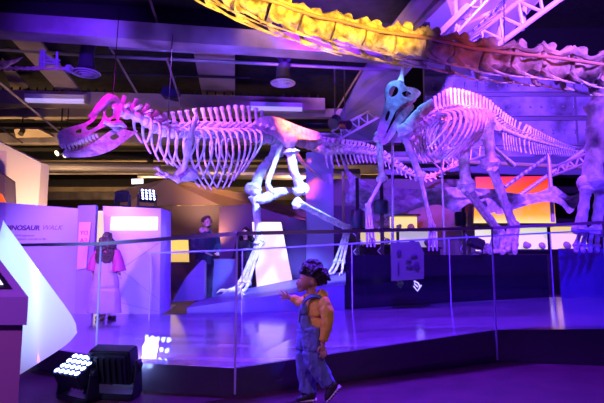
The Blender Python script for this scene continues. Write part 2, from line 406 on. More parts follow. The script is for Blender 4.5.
for (p, z), (q, y) in zip(fr, fr[1:]):
    n = V((-(q-p).y, (q-p).x, 0)).normalized()*0.04
    vs = [bm.verts.new(v) for v in (V((p.x, p.y, 0)), V((q.x, q.y, 0)), V((q.x, q.y, y)), V((p.x, p.y, z)))]
    vb = [bm.verts.new(v.co+n) for v in vs]
    bm.faces.new(vs); bm.faces.new(vb[::-1])
    for k in range(4): bm.faces.new((vs[k], vb[k], vb[(k+1) % 4], vs[(k+1) % 4]))
struct('fascia', bm, mat('fascia_black', (0.055, 0.045, 0.08), 0.25), walk)

# ceiling deck, far walls
bm = B(); box(bm, (-6.6, 19, 5.35), (17, 24, 0.1)); struct('ceiling', bm, DARKC)
bm = B(); box(bm, (-4, 27, 2.6), (40, 0.2, 5.4)); struct('wall_back', bm, mat('back_wall', (0.10, 0.075, 0.08), 0.8, vary=0.2))
bm = B(); box(bm, (-16, 16, 2.6), (0.2, 22, 5.4)); struct('wall_left', bm, mat('side_wall', (0.10, 0.07, 0.06), 0.8))
# high hall wall of riveted sheets on the right
WY = 16.5
bm = B(); x0 = PY(425, 100, WY).x; zt_ = PY(500, 60, WY).z; box(bm, (x0+8, WY+0.1, (4.3+zt_)/2), (16, 0.2, zt_-4.3)); hw = struct('wall_right', bm, GALV)
for py in (75, 95, 119, 148):                                # horizontal seams of the wall sheets
    z = PY(500, py, WY).z; bm = B(); box(bm, (x0+8, WY-0.04, z), (16, 0.1, 0.14)); box(bm, (x0+8, WY-0.09, z+.07), (16, 0.16, 0.03)); link('sheet_rail', bm, STEEL, hw, False)
bm = B()
for py in (83, 86, 107, 130, 133):
    z = PY(500, py, WY).z
    for k in range(40): ball(bm, (x0+0.3+k*0.38, WY-0.01, z), 0.045, 8, 5)
link('rivets', bm, STEEL, hw)['kind'] = 'stuff'
for k in range(4):
    bm = B(); box(bm, (x0+1.9+k*3.4, WY-0.02, (4.4+zt_)/2), (0.07, 0.05, zt_-4.5)); link('sheet_joint', bm, STEEL, hw, False)
# dark bulkhead beam below it
zb1, zb0 = PY(520, 158, 15.5).z, PY(520, 176, 15.5).z
bm = B(); box(bm, (x0+7.3, 15.6, (zb1+zb0)/2), (18, 0.7, zb1-zb0)); struct('trim_1', bm, mat('bulkhead', (0.10, 0.10, 0.16), 0.5))
bm = B(); box(bm, (9, 19.5, 2.0), (16, 0.2, 4.0)); struct('wall_far', bm, BLACKM)
# high dark roof over the right half
bm = B(); box(bm, (9.5, 14, 11.2), (16, 26, 0.2)); struct('ceiling', bm, DARKC)

bm = B(); box(bm, (9, 20.5, 8), (18, .2, 9)); struct('void_backing', bm, BLACKM)  # black sheet added so the void at upper right stays dark
bm = B(); box(bm, (17.6, 14, 6), (.2, 26, 12)); struct('wall_side', bm, BLACKM)
# dropped beam across the top left (violet lit), upper panel
def slabY(name, quad, dep, m, kind='structure', smooth=False):
    bm = B(); prism(bm, quad, dep); return struct(name, bm, m) if kind == 'structure' else link(name, bm, m, None, smooth)
b0, b1 = PZ(-30, 28, 4.45), PZ(430, 59, 4.45)
def at_h(p, py, px): return PY(px, py, p.y)
slabY('ceiling_beam', [b0, b1, at_h(b1, 42, 430), at_h(b0, 10, -30)], (0, 0.35, 0), BEAMP)
t0, t1 = PZ(-30, 9, 5.1), PZ(330, 27, 5.1)
u0, u1 = PZ(30, -6, 5.6), PZ(330, 12, 5.6)
slabY('ceiling_beam', [PY(-30, 4, b0.y+.9), PY(330, 19, b1.y+.9), PY(330, -25, b1.y+.9), PY(-30, -40, b0.y+.9)], (0, .3, 0), mat('upper_panel', (0.30, 0.26, 0.36), 0.6, vary=.3))
slabY('ceiling_beam', [PY(-30, 14, b0.y+.5), PY(430, 45, b1.y+.5), PY(430, 22, b1.y+.5), PY(-30, -2, b0.y+.5)], (0, .3, 0), BLACKM)
# second beam carrying the light strips
c0, c1 = PY(-20, 103, 10.5), PY(325, 110, 11.6)
slabY('ceiling_beam', [c0, c1, PY(325, 98, 11.6), PY(-20, 89, 10.5)], (0, .3, 0), TAN)
for i in range(34):                                          # little clips along its top edge
    pass
bm = B()
for i in range(40):
    p = PY(-10+i*8.4, 0, 10.5+1.1*i/40); z = CAMP.z+ray(302, 89.5+(8.6*i/40)).z/ray(302, 90).y*p.y
    box(bm, (p.x, p.y+.1, z+.05), (.03, .03, .12))
clips = struct('beam_clips', bm, BLACK)
# rows of joists and ducts of the far ceiling
for i, (Y, z, h, mm, xa, xb) in enumerate([(12.4, 4.75, .22, TAN, -13, 1.6), (13.4, 4.7, .12, BLACK, -13, 2.4), (14.3, 4.55, .3, BEAMP, -13, 3.0), (15.4, 4.7, .16, TAN, -13, 3.2), (16.6, 4.5, .26, BLACK, -13, 4.4), (17.6, 4.6, .2, TAN, -14, 4.6), (18.8, 4.4, .34, BEAMP, -14, 5.0), (20.2, 4.55, .2, TAN, -14, 5.0), (21.8, 4.3, .3, BLACK, -14, 5.0), (23.4, 4.3, .36, TAN, -15, 6), (25, 4.1, .4, BEAMP, -15, 6)]):
    bm = B(); box(bm, ((xa+xb)/2, Y, z), (xb-xa, .22, h)); struct('ceiling_joist', bm, mm)
for i, (px, py, Y, r, ln) in enumerate([(60, 165, 15, .16, 6), (250, 172, 17, .22, 8), (420, 158, 14.6, .12, 4)]):
    p = PY(px, py, Y); bm = B(); tube(bm, [p-V((ln/2, 0, 0)), p+V((ln/2, 0.6, 0))], r, 14); struct('duct', bm, STEEL)

# hanging acoustic panels
def PQ(name, q, z, m, label, cat, group):
    P = [PZ(x, y, z) for x, y in q]; o = slabY(name, P, (0, 0, 0.05), m, 'x'); return tag(o, label, cat, group)
PAN = mat('ceiling_panel', (0.46, 0.36, 0.27), 0.7, vary=0.3, vscale=1.0)
for q, z, lb in [([(9, 37), (36, 37), (82, 93), (58, 91)], 4.85, 'long slanted ceiling panel turned violet left of the round air vent'),
                 ([(0, 63), (2, 60), (30, 88), (12, 90)], 5.0, 'tan ceiling panel at the far left edge above the light strip'),
                 ([(193, 50), (235, 52), (235, 101), (203, 100)], 5.0, 'large square tan ceiling panel between the two light strips'),
                 ([(25, 101), (42, 101), (61, 110), (44, 110)], 5.1, 'small tan ceiling panel just under the left light strip'),
                 ([(72, 101), (90, 102), (99, 111), (80, 111)], 5.1, 'small tan ceiling panel above the open jaws of the skull'),
                 ([(26, 113), (52, 113), (68, 121), (36, 121)], 5.15, 'narrow tan ceiling panel in front of the snout'),
                 ([(203, 104), (230, 105), (229, 109), (206, 109)], 5.15, 'tan ceiling panel low above the back spines of the skeleton')]:
    PQ('ceiling_panel', q, z, PAN, lb, 'ceiling panel', 'tan panels hung in the ceiling')
PQ('ceiling_panel', [(14, 129), (38, 129), (54, 137), (16, 138)], 4.5, PAN, 'flat tan ceiling panel left of the teeth', 'ceiling panel', 'tan panels hung in the ceiling')

DUCT = mat('duct_dark', (.06, .05, .09), .5)
# round air diffusers with their ducts
def diffuser(px, py, r, z, elbow, label):
    c = PZ(px, py, z); t = thing('air_diffuser', label, 'air vent', c, 'round ceiling air vents')
    sc_ = r*c.y/FPX
    for k in range(4):
        q = sc_*(1-k*0.23); bm = B(); lathe(bm, c+V((0, 0, -0.018*k)), [(q*0.80, 0.03), (q, 0), (q*0.97, -0.016), (q*0.80, 0.014)], 32); link('ring', bm, WHITE, t)
    bm = B(); lathe(bm, c+V((0, 0, 0.02)), [(sc_*.9, 0), (sc_*0.6, .06), (sc_*0.5, .3)], 24); link('collar', bm, DUCT, t)
    bm = B(); e = c+V((0, 0, .3)); stube(bm, [e-V((0, 0, .1)), e+V((0.02, 0, .22)), e+V((elbow*.25, 0.05, .40)), e+V((elbow, 0.1, .45)), V((e.x+elbow*1.1, e.y+.1, 5.33))], [sc_*.5]*5, 16, 5); link('duct_elbow', bm, DUCT, t)
diffuser(86, 73, 14.5, 4.25, 0.5, 'round slotted air vent hanging near the upper left corner')
diffuser(283, 83, 13, 4.4, -0.8, 'round slotted air vent above the orange hip bone')

# light strips on the second beam
def strip(px0, px1, py, label):
    a, b = PY(px0, py, 10.30+1.1*(px0+20)/345), PY(px1, py+1.3, 10.30+1.1*(px1+20)/345)
    t = thing('light_strip', label, 'ceiling light', (a+b)/2, 'long ceiling light strips')
    bm = B(); bar(bm, a, b, .2, .10); link('housing', bm, WHITE, t, False)
    bm = B(); bar(bm, a.lerp(b, .01)-V((0, 0, .08)), b.lerp(a, .01)-V((0, 0, .08)), .14, .06); link('diffuser', bm, emis('strip_light', (0.62, 0.5, 1.0), 0.55), t, False)
    for f in (.15, .85):
        bm = B(); p_ = a.lerp(b, f); box(bm, p_+V((0, .16, .03)), (.05, .34, .04)); link('bracket', bm, BLACK, t, False)
    for f in (0, 1):
        bm = B(); box(bm, a.lerp(b, f)-V((0, 0, .04)), (.04, .22, .2)); link('end_cap', bm, TAN, t, False)
strip(26, 87, 97, 'long ceiling light strip left of the skull')
strip(250, 303, 105, 'shorter ceiling light strip above the hip bone')

# pipes and rigging bars
def rod(name, pts, r, m, label, cat, group=None, n=8):
    bm = B(); tube(bm, pts, r, n); return tag(link(name, bm, m), label, cat, group)
rod('ceiling_pipe', [PY(-20, 48, 8.6), PY(100, 56, 8.8), PY(220, 61.5, 9.1), PY(405, 71, 9.6)], .035, STEEL, 'long thin pipe running across below the violet beam', 'pipe')
rod('ceiling_pipe', [PY(-20, 68, 9.6), PY(60, 72, 9.8), PY(250, 78, 10.4)], .03, BLACK, 'dark thin pipe passing behind the round air vents', 'pipe')
rod('ceiling_pipe', [PY(100, 103, 12), PY(190, 107, 12.2), PY(330, 119, 12.6)], .05, BLACK, 'dark pipe just below the strip light beam', 'pipe')
RG = 'slanting rigging rods in the ceiling'
for a, b, Y0, Y1, lb in [((-5, 79), (62, 134), 8, 11, 'long pale rigging rod slanting down at the far left'), ((110, 47), (137, 93), 8.6, 10.2, 'rigging rod slanting down right of the first air vent'),
                         ((167, 60), (187, 122), 8.8, 10.6, 'rigging rod slanting past the small square speaker'), ((149, -3), (158, 25), 7.2, 7.7, 'short rigging rod at the top crossing the dark beam'),
                         ((362, 69), (332, 117), 9.2, 11, 'thin rod along the edge of the sloping violet beam'), ((0, 127), (22, 143), 11, 12, 'short pale rod at the left edge over the cream wall'),
                         ]:
    rod('rigging_rod', [PY(*a, Y0), PY(*b, Y1)], .022, TAN, lb, 'rod', RG)
rod('rigging_bar', [PY(109, 47.5, 8.4), PY(194, 52, 8.7)], .03, STEEL, 'level rigging bar right under the violet beam', 'rod')
0 and rod('rigging_bar', [PY(88, 112, 13.0), PY(135, 112, 13)], .03, TAN, 'level rigging bar behind the top of the skull', 'rod')
# small black ceiling speaker on its rod
t = thing('ceiling_speaker', 'small square black speaker hanging from a slanting rod', 'speaker', PY(171, 94, 10))
bm = B(); box(bm, PY(171, 94, 10), (.34, .3, .2), Matrix.Rotation(.2, 4, 'Y'), .02); link('speaker_box', bm, mat('speaker_blue', (.03, .03, .12), .5), t)
bm = B(); bar(bm, PY(171, 90, 10), PY(175, 76, 10), .03, .03); link('bracket', bm, BLACK, t)
# hanging theatre spots of the grid
def can(px, py, Y, d, s, label, m=None, grp='small spotlights in the ceiling'):
    c = PY(px, py, Y); d = V(d).normalized(); t = thing('spotlight', label, 'spotlight', c, grp)
    bm = B(); lathe(bm, c, [(s*.35, -s*.9), (s*.55, -s*.5), (s*.55, s*.5), (s*.62, s*.7)], 14, d); link('lamp_body', bm, m or BLACK, t)
    bm = B(); lathe(bm, c, [(s*.5, s*.66), (s*.5, s*.72)], 14, d); link('lens', bm, emis('warm_lens', (1, .8, .5), 3) if m is None else m, t)
    bm = B(); bar(bm, c, V((c.x, c.y, 5.31)), s*.15, s*.2); link('bracket', bm, BLACK, t)
can(60, 152, 12, (-.4, -.8, -.5), .14, 'small lit spotlight under the tip of the lower jaw')
can(66, 155, 12.2, (.2, -.9, -.4), .11, 'tiny lit spotlight right beside the one under the jaw')
can(335, 121, 9.8, (-.3, -.7, -.6), .2, 'dark spotlight with cables hanging by the hip bone', BLACK)
can(345, 125, 9.6, (.6, -.7, -.2), .16, 'second dark spotlight clamped right of the cabled one', BLACK)
can(22, 132, 12.4, (0, -.6, -.8), .12, 'dim violet spotlight above the cream wall', BLACK)
can(151, 159, 15, (0, -.6, -.8), .16, 'dim spotlight behind the ribs, above the exit sign', BLACK)

# sloping violet beam behind the neck
q = [PY(349, 138, 12.6), PY(372, 141, 12.6), PY(396, 86, 10.2), PY(426, 52, 8.6), PY(416, 44, 8.6), PY(368, 62, 9.6), PY(336, 124, 12.4)]
slabY('ceiling_beam', q, (0.0, .35, .1), mat('violet_beam', (.40, .36, .48), .5, vary=.3, vscale=.8))
# stepped framing right of it, up to the top edge
for a, b, Y0, Y1, wd in [((372, 62), (432, -12), 8.8, 7.4, .28), ((400, 40), (452, -12), 8.6, 7.4, .12), ((412, 62), (470, 5), 9.4, 8.6, .10)]:
    bm = B(); bar(bm, PY(*a, Y0), PY(*b, Y1), wd, .12); struct('ceiling_joist', bm, BEAMP)
slabY('ceiling_beam', [PY(398, 60, 13), PY(472, 76, 13), PY(540, 0, 10.5), PY(556, -20, 10), PY(440, -20, 9)], (0, .1, .2), mat('roof_sheet', (.46, .40, .55), .5, vary=.35, vscale=.8))
# louvred vent grille on the roof sheet
t = thing('louvre_grille', 'slatted violet grille on the sloping roof above the neck', 'vent', PY(480, 30, 10.4))
for k in range(11):
    bm = B(); bar(bm, PY(438+k*6, 62-k*5.3, 9.9-k*.1), PY(478+k*4.6, 40-k*6.4, 9.6-k*.1), .10, .02); link('slat', bm, GALV, t, False)
# roof trusses
def lattice(name, a, b, dep, n, r, label, m=STEEL, up=V((0, 0, 1)), grp=None):
    a, b = V(a), V(b); s, u = frame_of(b-a, up); t = thing(name, label, 'truss', a, grp)
    for sg in (-1, 1):
        bm = B(); tube(bm, [a+u*dep/2*sg, b+u*dep/2*sg], r, 8); link('chord', bm, m, t)
    for k in range(n):
        p, q = a.lerp(b, k/n), a.lerp(b, (k+.5)/n); w_ = a.lerp(b, (k+1)/n)
        bm = B(); tube(bm, [p+u*dep/2, q-u*dep/2], r*.6, 6); tube(bm, [q-u*dep/2, w_+u*dep/2], r*.6, 6); link('lacing', bm, m, t)
    return t
PT = mat('truss_paint', (.50, .45, .62), .4, .2)
lattice('roof_truss', PY(470, 52, 9.6), PY(566, -20, 8.6), .5, 5, .055, 'big pale roof truss slanting up to the top edge', PT)
lattice('roof_truss', PY(440, 45, 9.2), PY(496, -15, 8.4), .2, 5, .035, 'thin roof truss behind the long neck', PT)
rod('roof_strut', [PY(497, 44, 9.4), PY(505, -5, 9.4)], .05, PT, 'upright strut of the roof next to the big truss', 'strut')
rod('roof_strut', [PY(524, 6, 9.2), PY(522, 30, 9.2)], .06, PT, 'short upright strut hanging below the big truss', 'strut')
rod('roof_strut', [PY(455, 30, 9.3), PY(500, 8, 9)], .045, PT, 'sloping strut over the middle of the neck', 'strut')
rod('roof_strut', [PY(455, -5, 9.3), PY(458, 40, 9.3)], .04, PT, 'thin upright strut left of the roof trusses', 'strut')
# curving bright truss lower right plus diagonal braces
lattice('brace_truss', PY(552, 172, 12.5), PY(600, 153, 11), .22, 5, .035, 'pink lit truss reaching to the big foreleg', mat('pink_truss', (.6, .42, .5), .4))
BG = 'diagonal braces in front of the orange screen'
for a, b, lb in [((510, 202), (590, 146), 'longer diagonal brace crossing the orange screen'), ((505, 187), (548, 156), 'shorter diagonal brace above the orange screen')]:
    rod('brace', [PY(*a, 12.4), PY(*b, 12.4)], .05, PT, lb, 'brace', BG)
rod('support_post', [PY(548.5, 153, 12.3), PY(553, 222, 12.3)], .05, PT, 'thin upright post at the right side of the orange screen', 'post')
lattice('brace_truss', PY(436, 168, 13.0), PY(482, 150, 13.5), .3, 5, .035, 'violet truss behind the hind legs of the crested skeleton', PT)
lattice('brace_truss', PY(334, 136, 11), PY(378, 112, 11.5), .25, 5, .03, 'violet truss between the two skeletons', PT)
rod('ceiling_pipe', [PY(420, 160, 14.4), PY(600, 168, 14.4)], .06, mat('yellow_pipe', (.5, .4, .2), .5), 'yellowish pipe under the wall of sheets', 'pipe')

# ================================================================== background gallery
# curved warm soffit and dark walls
q = [PY(120, 190, 13), PY(165, 179, 12.4), PY(185, 181, 12.2), PY(250, 195, 13), PY(316, 214, 14), PY(316, 222, 14), PY(251, 212, 13), (PY(219, 205, 12.8)), PY(165, 205, 12.6), PY(120, 208, 12.6)]
slabY('trim_2', q, (0, .5, .05), mat('soffit', (.50, .34, .22), .7))
bm = B(); a = PY(150, 200, 14); b = PY(330, 200, 14.6); box(bm, ((a.x+b.x)/2, 14.4, 1.2), (b.x-a.x+2, .2, 2.6)); struct('wall_gallery', bm, mat('gallery_wall', (.05, .03, .07), .7))
bm = B(); a = PY(335, 200, 15.6); b = PY(480, 200, 15.6); box(bm, ((a.x+b.x)/2, 15.6, 1.7), (b.x-a.x+2, .2, 3.6)); struct('wall_showcase', bm, mat('showcase_wall', (.16, .12, .13), .7))
# column
a = PY(306, 155, 11.8); b = PY(333, 155, 11.8)
bm = B(); zc = PY(306, 152, 11.7).z; box(bm, ((a.x+b.x)/2, 12, zc/2), (b.x-a.x, .6, zc), None, .02); struct('column', bm, mat('column_paint', (.46, .40, .58), .6))
bm = B(); prism(bm, [PY(219, 207, 11.6), PY(248, 204, 11.6), PY(306, 222, 11.6), PY(306, 290, 11.6), PY(219, 300, 11.6)], (0, .3, 0)); struct('partition', bm, mat('partition_dark', (.12, .07, .16), .6))
# lit poster and panels
def lit(name, q, Y, col, s, label, cat, frame=True, group=None):
    P = [PY(x, y, Y) for x, y in q]; c = sum(P, V())/len(P); t = thing(name, label, cat, c, group)
    bm = B(); prism(bm, [p+(p-c)*.03+V((0, .03, 0)) for p in P], (0, .06, 0)); link('frame', bm, BLACK, t, False)
    bm = B(); prism(bm, P, (0, .03, 0)); link('lit_face', bm, emis(name+'_'+str(round(s, 2))+str(round(col[2], 2)), col, s), t, False)
    return t
lit('glowing_display', [(252, 222), (281, 222), (293, 283), (257, 290)], 11.2, (1, .84, .62), .95, 'tall glowing cream panel behind the striding legs', 'glowing panel')
t = lit('glowing_display', [(166, 240), (188, 240), (189, 262), (167, 262)], 12.6, (1, .72, .10), .95, 'glowing yellow panel left of the man', 'glowing panel')
# screen with red to orange gradient picture
P = [PY(476, 177, 14.4), PY(552, 176, 14.4), PY(556, 223, 14.4), PY(474, 223, 14.4)]
t = thing('projection_screen', 'large glowing red and orange screen behind the hind legs', 'screen', sum(P, V())/4)
m = bpy.data.materials.new('screen_picture'); m.use_nodes = True; nt = m.node_tree; b_ = nt.nodes['Principled BSDF']
tc = nt.nodes.new('ShaderNodeTexCoord'); sx = nt.nodes.new('ShaderNodeSeparateXYZ'); rp = nt.nodes.new('ShaderNodeValToRGB')
nt.links.new(tc.outputs['Generated'], sx.inputs[0]); nt.links.new(sx.outputs['Z'], rp.inputs[0]); nt.links.new(rp.outputs[0], b_.inputs['Emission Color'])
b_.inputs['Base Color'].default_value = (0, 0, 0, 1); b_.inputs['Emission Strength'].default_value = 1.0
e = rp.color_ramp.elements; e[0].position = 0; e[0].color = (1, .75, .3, 1); e[1].position = 1; e[1].color = (1, .02, .0, 1)
k = e.new(.18); k.color = (1, .38, .05, 1); k = e.new(.6); k.color = (1, .12, .01, 1)
bm = B(); prism(bm, P, (0, .04, 0)); link('picture', bm, m, t, False)
c = sum(P, V())/4; bm = B(); prism(bm, [p+(p-c)*.02+V((0, .05, 0)) for p in P], (0, .08, 0)); link('frame', bm, BLACK, t, False)
for x in (P[0].x+.1, P[1].x-.1):
    bm = B(); box(bm, (x, 14.5, P[2].z/2), (.08, .08, P[2].z)); link('stand', bm, BLACK, t, False)
# low lit showcases along the back
YEL = (1, .80, .38)
sc_spec = [((362, 230), (398, 244), 13.5, 'lit showcase at the foot of the left black pole'), ((392, 216), (419, 230), 14.5, 'small lit showcase with yellow shelf seen through the forelegs'), ((402, 231), (440, 247), 13.2, 'pale lit showcase behind the hanging hand bones'),
           ((480, 228), (508, 251), 12.6, 'bright showcase just left of the big hind foot'), ((519, 227), (552, 249), 12.6, 'greenish bright showcase right of the big hind foot'), ((558, 226), (592, 249), 12.6, 'yellow showcase beside the base of the foreleg')]
for i, (a, b, Y, lb) in enumerate(sc_spec):
    p, q = PY(a[0], b[1], Y), PY(b[0], a[1], Y); t = thing('showcase', lb, 'showcase', p, 'lit showcases along the back')
    bm = B(); box(bm, ((p.x+q.x)/2, Y+.3, (p.z+q.z)/2), (q.x-p.x, .05, q.z-p.z)); link('lit_back', bm, emis('case%d' % i, (YEL, (1, .75, .25), (.85, .8, .75), (.95, .95, .6), (.9, .95, .5), (1, .75, .25))[i], (.7, .8, .45, .8, .75, .85)[i]), t, False)
    bm = B(); box(bm, ((p.x+q.x)/2, Y+.15, p.z-.03), (q.x-p.x+.08, .4, .05)); link('shelf', bm, BLACK, t, False)
    bm = B(); box(bm, ((p.x+q.x)/2, Y+.15, q.z+.03), (q.x-p.x+.08, .4, .05)); link('case_top', bm, BLACK, t, False)
    bm = B(); box(bm, ((p.x+q.x)/2, Y+.2, (p.z-.06)/2), (q.x-p.x, .3, p.z-.06)); link('cabinet', bm, BLACK, t, False)
    for j in range(2):
        x = p.x+(q.x-p.x)*(.3+.42*j); bm = B(); ball(bm, (x, Y+.1, p.z+.10), (.10, .06, .10), 10, 8, noisy=.3, seed=j+i); link('specimen', bm, BONE2, t)

# ================================================================== left side: title wall, partitions, cream wall, kiosk
zt = wz(-3)
def board(name, q, Y0, dep, m, label, cat, Y1=None, parent=None, bev=.01):
    Y1 = Y1 or Y0; xs = [p[0] for p in q]; P = [PY(x, y, Y0+(Y1-Y0)*(x-min(xs))/(max(xs)-min(xs))) for x, y in q]
    bm = B(); prism(bm, P, dep); o = link(name, bm, m, parent, False)
    if not parent: tag(o, label, cat)
    return o, P
t = thing('title_panel', 'lilac display wall reading DINOSAUR WALK behind the white fin', 'display panel', PY(40, 317, 6.95))
o, P = board('board', [(-20, 200.5), (78, 208.5), (76, 318), (-20, 321)], 6.88, (0, .12, 0), LILAC, None, None, 7.0, t)
xd = (P[1]-P[0]); xd.z = 0; zd = V((0, 0, 1)); nn = xd.normalized().cross(zd)
INK = mat('ink', (.10, .02, .12), .5); INK2 = mat('ink_light', (.25, .10, .35), .5)
def on(px, py): 
    r = ray(px, py); n_ = V((xd.y, -xd.x, 0)).normalized(); return CAMP+r*((P[0]-CAMP).dot(n_)/r.dot(n_)) + n_*(.004 if n_.y < 0 else -.004)
text('DINOSAUR', .097, on(4, 230), xd, zd, INK, 'lettering', t, .15, .004)
text('WALK', .10, on(41.5, 229.8), xd, zd, INK2, 'lettering', t, .35)
text('and imagination', .046, on(13.5, 236.3), xd, zd, INK2, 'lettering', t)
text('creature animals to life', .046, on(15.5, 240), xd, zd, INK2, 'lettering', t)

t = thing('entrance_screen', 'lilac partition with a glowing white sign, two lights on top', 'partition', PY(120, 317, 6.95))
PFRONT = mat('partition_board', (.55, .48, .74), .25, vary=.06, vscale=.6)
board('board', [(103, 206), (161, 208.5), (159.5, 315), (106, 316)], 6.92, (0, .3, 0), PFRONT, None, None, None, t)
board('end_board', [(161.3, 208.5), (166.5, 210), (166, 311), (159.8, 315)], 6.93, (0, .26, 0), mat('end_board', (.40, .30, .55), .5), None, None, 7.3, t)
o, P2 = board('lit_sign', [(111.3, 217), (157.4, 217), (157, 230), (110.4, 230)], 6.895, (0, .02, 0), emis('sign_white', (.95, .93, 1), 1.3), None, None, None, t)
sgn = o
text('exploration', .10, PY(152, 225, 6.89), (1, 0, 0), zd, mat('faint_grey', (.8, .82, .85), .6, emit=(.8, .82, .85), estr=.95), 'faint_lettering', t, 0, 0, True)
bm = B(); tube(bm, [PY(110, 300, 6.91), PY(159, 312, 6.91)], .003, 5); tube(bm, [PY(111, 276, 6.91), PY(159, 243, 6.91)], .003, 5); tube(bm, [PY(111, 262, 6.91), PY(159, 300, 6.91)], .003, 5); link('panel_seams', bm, INK2, t)
# narrow panel left of the girl, its reflection built as poster and reversed letters
t = thing('doorway_panel', 'narrow leaning glass panel mirroring reversed pink letters left of the girl', 'display panel', PY(85, 317, 6.95))
board('board', [(78, 205.5), (96, 205), (91, 316), (74.5, 318)], 6.92, (0, .08, 0), mat('pinkish_board', (.42, .34, .62), .2), None, None, None, t)
board('poster', [(79, 222), (91, 222), (86, 268), (76.5, 270)], 6.895, (0, .015, 0), mat('pink_reflection', (.85, .45, .75), .5), None, None, None, t)
RED = mat('poster_ink', (.75, .08, .35), .5)
text('DY', .09, PY(88, 235, 6.885), (1, 0, 0), zd, RED, 'lettering', t, 0, 0, True)
text('EA', .09, PY(87, 242.5, 6.885), (1, 0, 0), zd, RED, 'lettering', t, 0, 0, True)
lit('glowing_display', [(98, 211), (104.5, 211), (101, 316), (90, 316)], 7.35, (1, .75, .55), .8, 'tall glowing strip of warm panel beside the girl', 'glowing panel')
# exit style sign far back
t = lit('lit_sign', [(131.5, 179), (143, 178.5), (143, 183.5), (131.5, 184)], 12.8, (.95, .95, 1), 1.4, 'small glowing white ceiling sign above the partition lights', 'sign')
# cream angular wall
o, _ = board('cream_wall', [(-40, 122), (41, 162.5), (38, 209), (37, 300), (-40, 300)], 8.2, (0, .3, 0), mat('cream', (.80, .66, .55), .7), 'tall cream wall with a slanting top behind the title wall', 'wall panel', 8.8)
t = thing('dark_display', 'dark angular opening with an orange glow in the cream wall', 'display', PY(5, 200, 8))
board('frame_panel', [(-10, 168), (5, 176), (12, 181), (13, 203), (-10, 203)], 8.05, (0, .1, 0), mat('brown_dark', (.08, .05, .08), .6), None, None, 8.2, t)
board('orange_figure', [(-6, 190), (1, 194), (5, 203), (-6, 203)], 8.0, (0, .04, 0), mat('orange_fig', (.8, .2, .02), .6, emit=(1, .2, .02), estr=.3), None, None, None, t)
# tall clear box edge at far left
bm = B(); prism(bm, [PY(-20, 149, 5.2), PY(5.5, 151, 5.2), PY(4, 240, 5.2), PY(-20, 240, 5.2)], (0, .02, 0)); tag(link('acrylic_panel', bm, glass('acrylic', (.9, .8, 1), .6)), 'clear acrylic panel at the far left edge of the picture', 'panel')

# white curved fin (lit mostly by an added unseen spot)
bm = B(); Yf = 3.05
def finp(px, py, k): return PY(px, py, Yf+k)
rows = []
Lf = [(2.5, 224), (1, 250), (-6, 290), (-14, 330), (-22, 380)]
Rt = [(5, 224), (20, 246), (37, 269), (55, 292.5), (72, 316)]
N = 14
outl = [(2.5, 224), (6, 224.5), (40, 272), (72, 316), (76.5, 330), (76, 334), (66, 345), (40, 362), (10, 380), (-25, 395), (-25, 300), (-8, 260)]
def fin_place(u, v, l):
    Y = 3.62 - 0.0022*(v-224) - 0.12*math.sin(max(0, min(1, (u+25)/100))*math.pi)
    p = PY(u, v, Y+l); return p
plate(bm, [(a, b) for a, b in outl], [], fin_place, lambda u, v: 0, .05, 8)
fin = link('display_fin', bm, mat('fin_white', (.80, .80, .84), .35, coat=.3)); tag(fin, 'large white curved fin rising to a point behind the kiosk', 'display fin')
# kiosk with angled screen
t = thing('touch_kiosk', 'lilac kiosk with tilted touch screen at the left edge', 'kiosk', PY(-20, 400, 1.75))
KM = mat('kiosk_paint', (.42, .32, .52), .35); KB = mat('kiosk_body', (.40, .27, .32), .5)
KY = 1.75
F1 = PY(28.5, 297, KY); G1 = PY(-9, 248, 2.05); dz = PY(28.5, 325, KY).z-F1.z
bm = B()
prism(bm, [F1, F1+V((0, 0, dz)), V((G1.x, G1.y, F1.z+dz)), G1], (-.75, 0, 0)); link('top_housing', bm, KM, t, False)
bm = B(); q = [V((F1.x-.025, F1.y+.02, 0)), V((G1.x-.02, G1.y-.01, 0)), V((G1.x-.72, G1.y-.01, 0)), V((F1.x-.72, F1.y+.02, 0))]
prism(bm, q, (0, 0, F1.z+dz)); link('pedestal', bm, KB, t, False)
sl = (G1-F1); upn = V((-1, 0, 0)).cross(sl).normalized()
if upn.z < 0: upn = -upn
def on_top(dx, s, h): return F1+V((-dx, 0, 0))+sl*s+upn*h
bm = B(); prism(bm, [on_top(.04, .13, .001), on_top(.70, .13, .001), on_top(.70, .9, .001), on_top(.04, .9, .001)], upn*.008); scr = link('screen_bezel', bm, BLACK, t, False)
bm = B(); prism(bm, [on_top(.062, .18, .010), on_top(.67, .18, .010), on_top(.67, .86, .010), on_top(.062, .86, .010)], upn*.002); link('screen_picture', bm, emis('kiosk_screen', (.85, .9, 1), 1.3), scr, False)

# ================================================================== plinths
PL = mat('plinth_black', (.010, .008, .018), .2); PLV = mat('plinth_violet', (.20, .15, .34), .4, vary=.3, vscale=1)
# sloping plinth of the big striding skeleton
def rampz(x): return .36+.135*(x+1.05)
f = [on_walk(200, 314), on_walk(345, 309)]
bm = B()
pl = []
for (x, y) in ((f[0].x-.2, f[0].y+.05), (f[1].x, f[1].y+.08), (2.12, 12.3), (0.0, 11.2), (-1.45, 9.5), (-1.75, 8.0)):
    pl.append((x, y))
lo = [bm.verts.new((x, y, 0)) for x, y in pl]; hi = [bm.verts.new((x, y, rampz(x))) for x, y in pl]
bm.faces.new(lo[::-1]); bm.faces.new(hi)
for k in range(6): bm.faces.new((lo[k], lo[(k+1) % 6], hi[(k+1) % 6], hi[k]))
tag(link('sloping_plinth', bm, PLV, None, False), 'violet sloping platform under the striding skeleton', 'plinth')
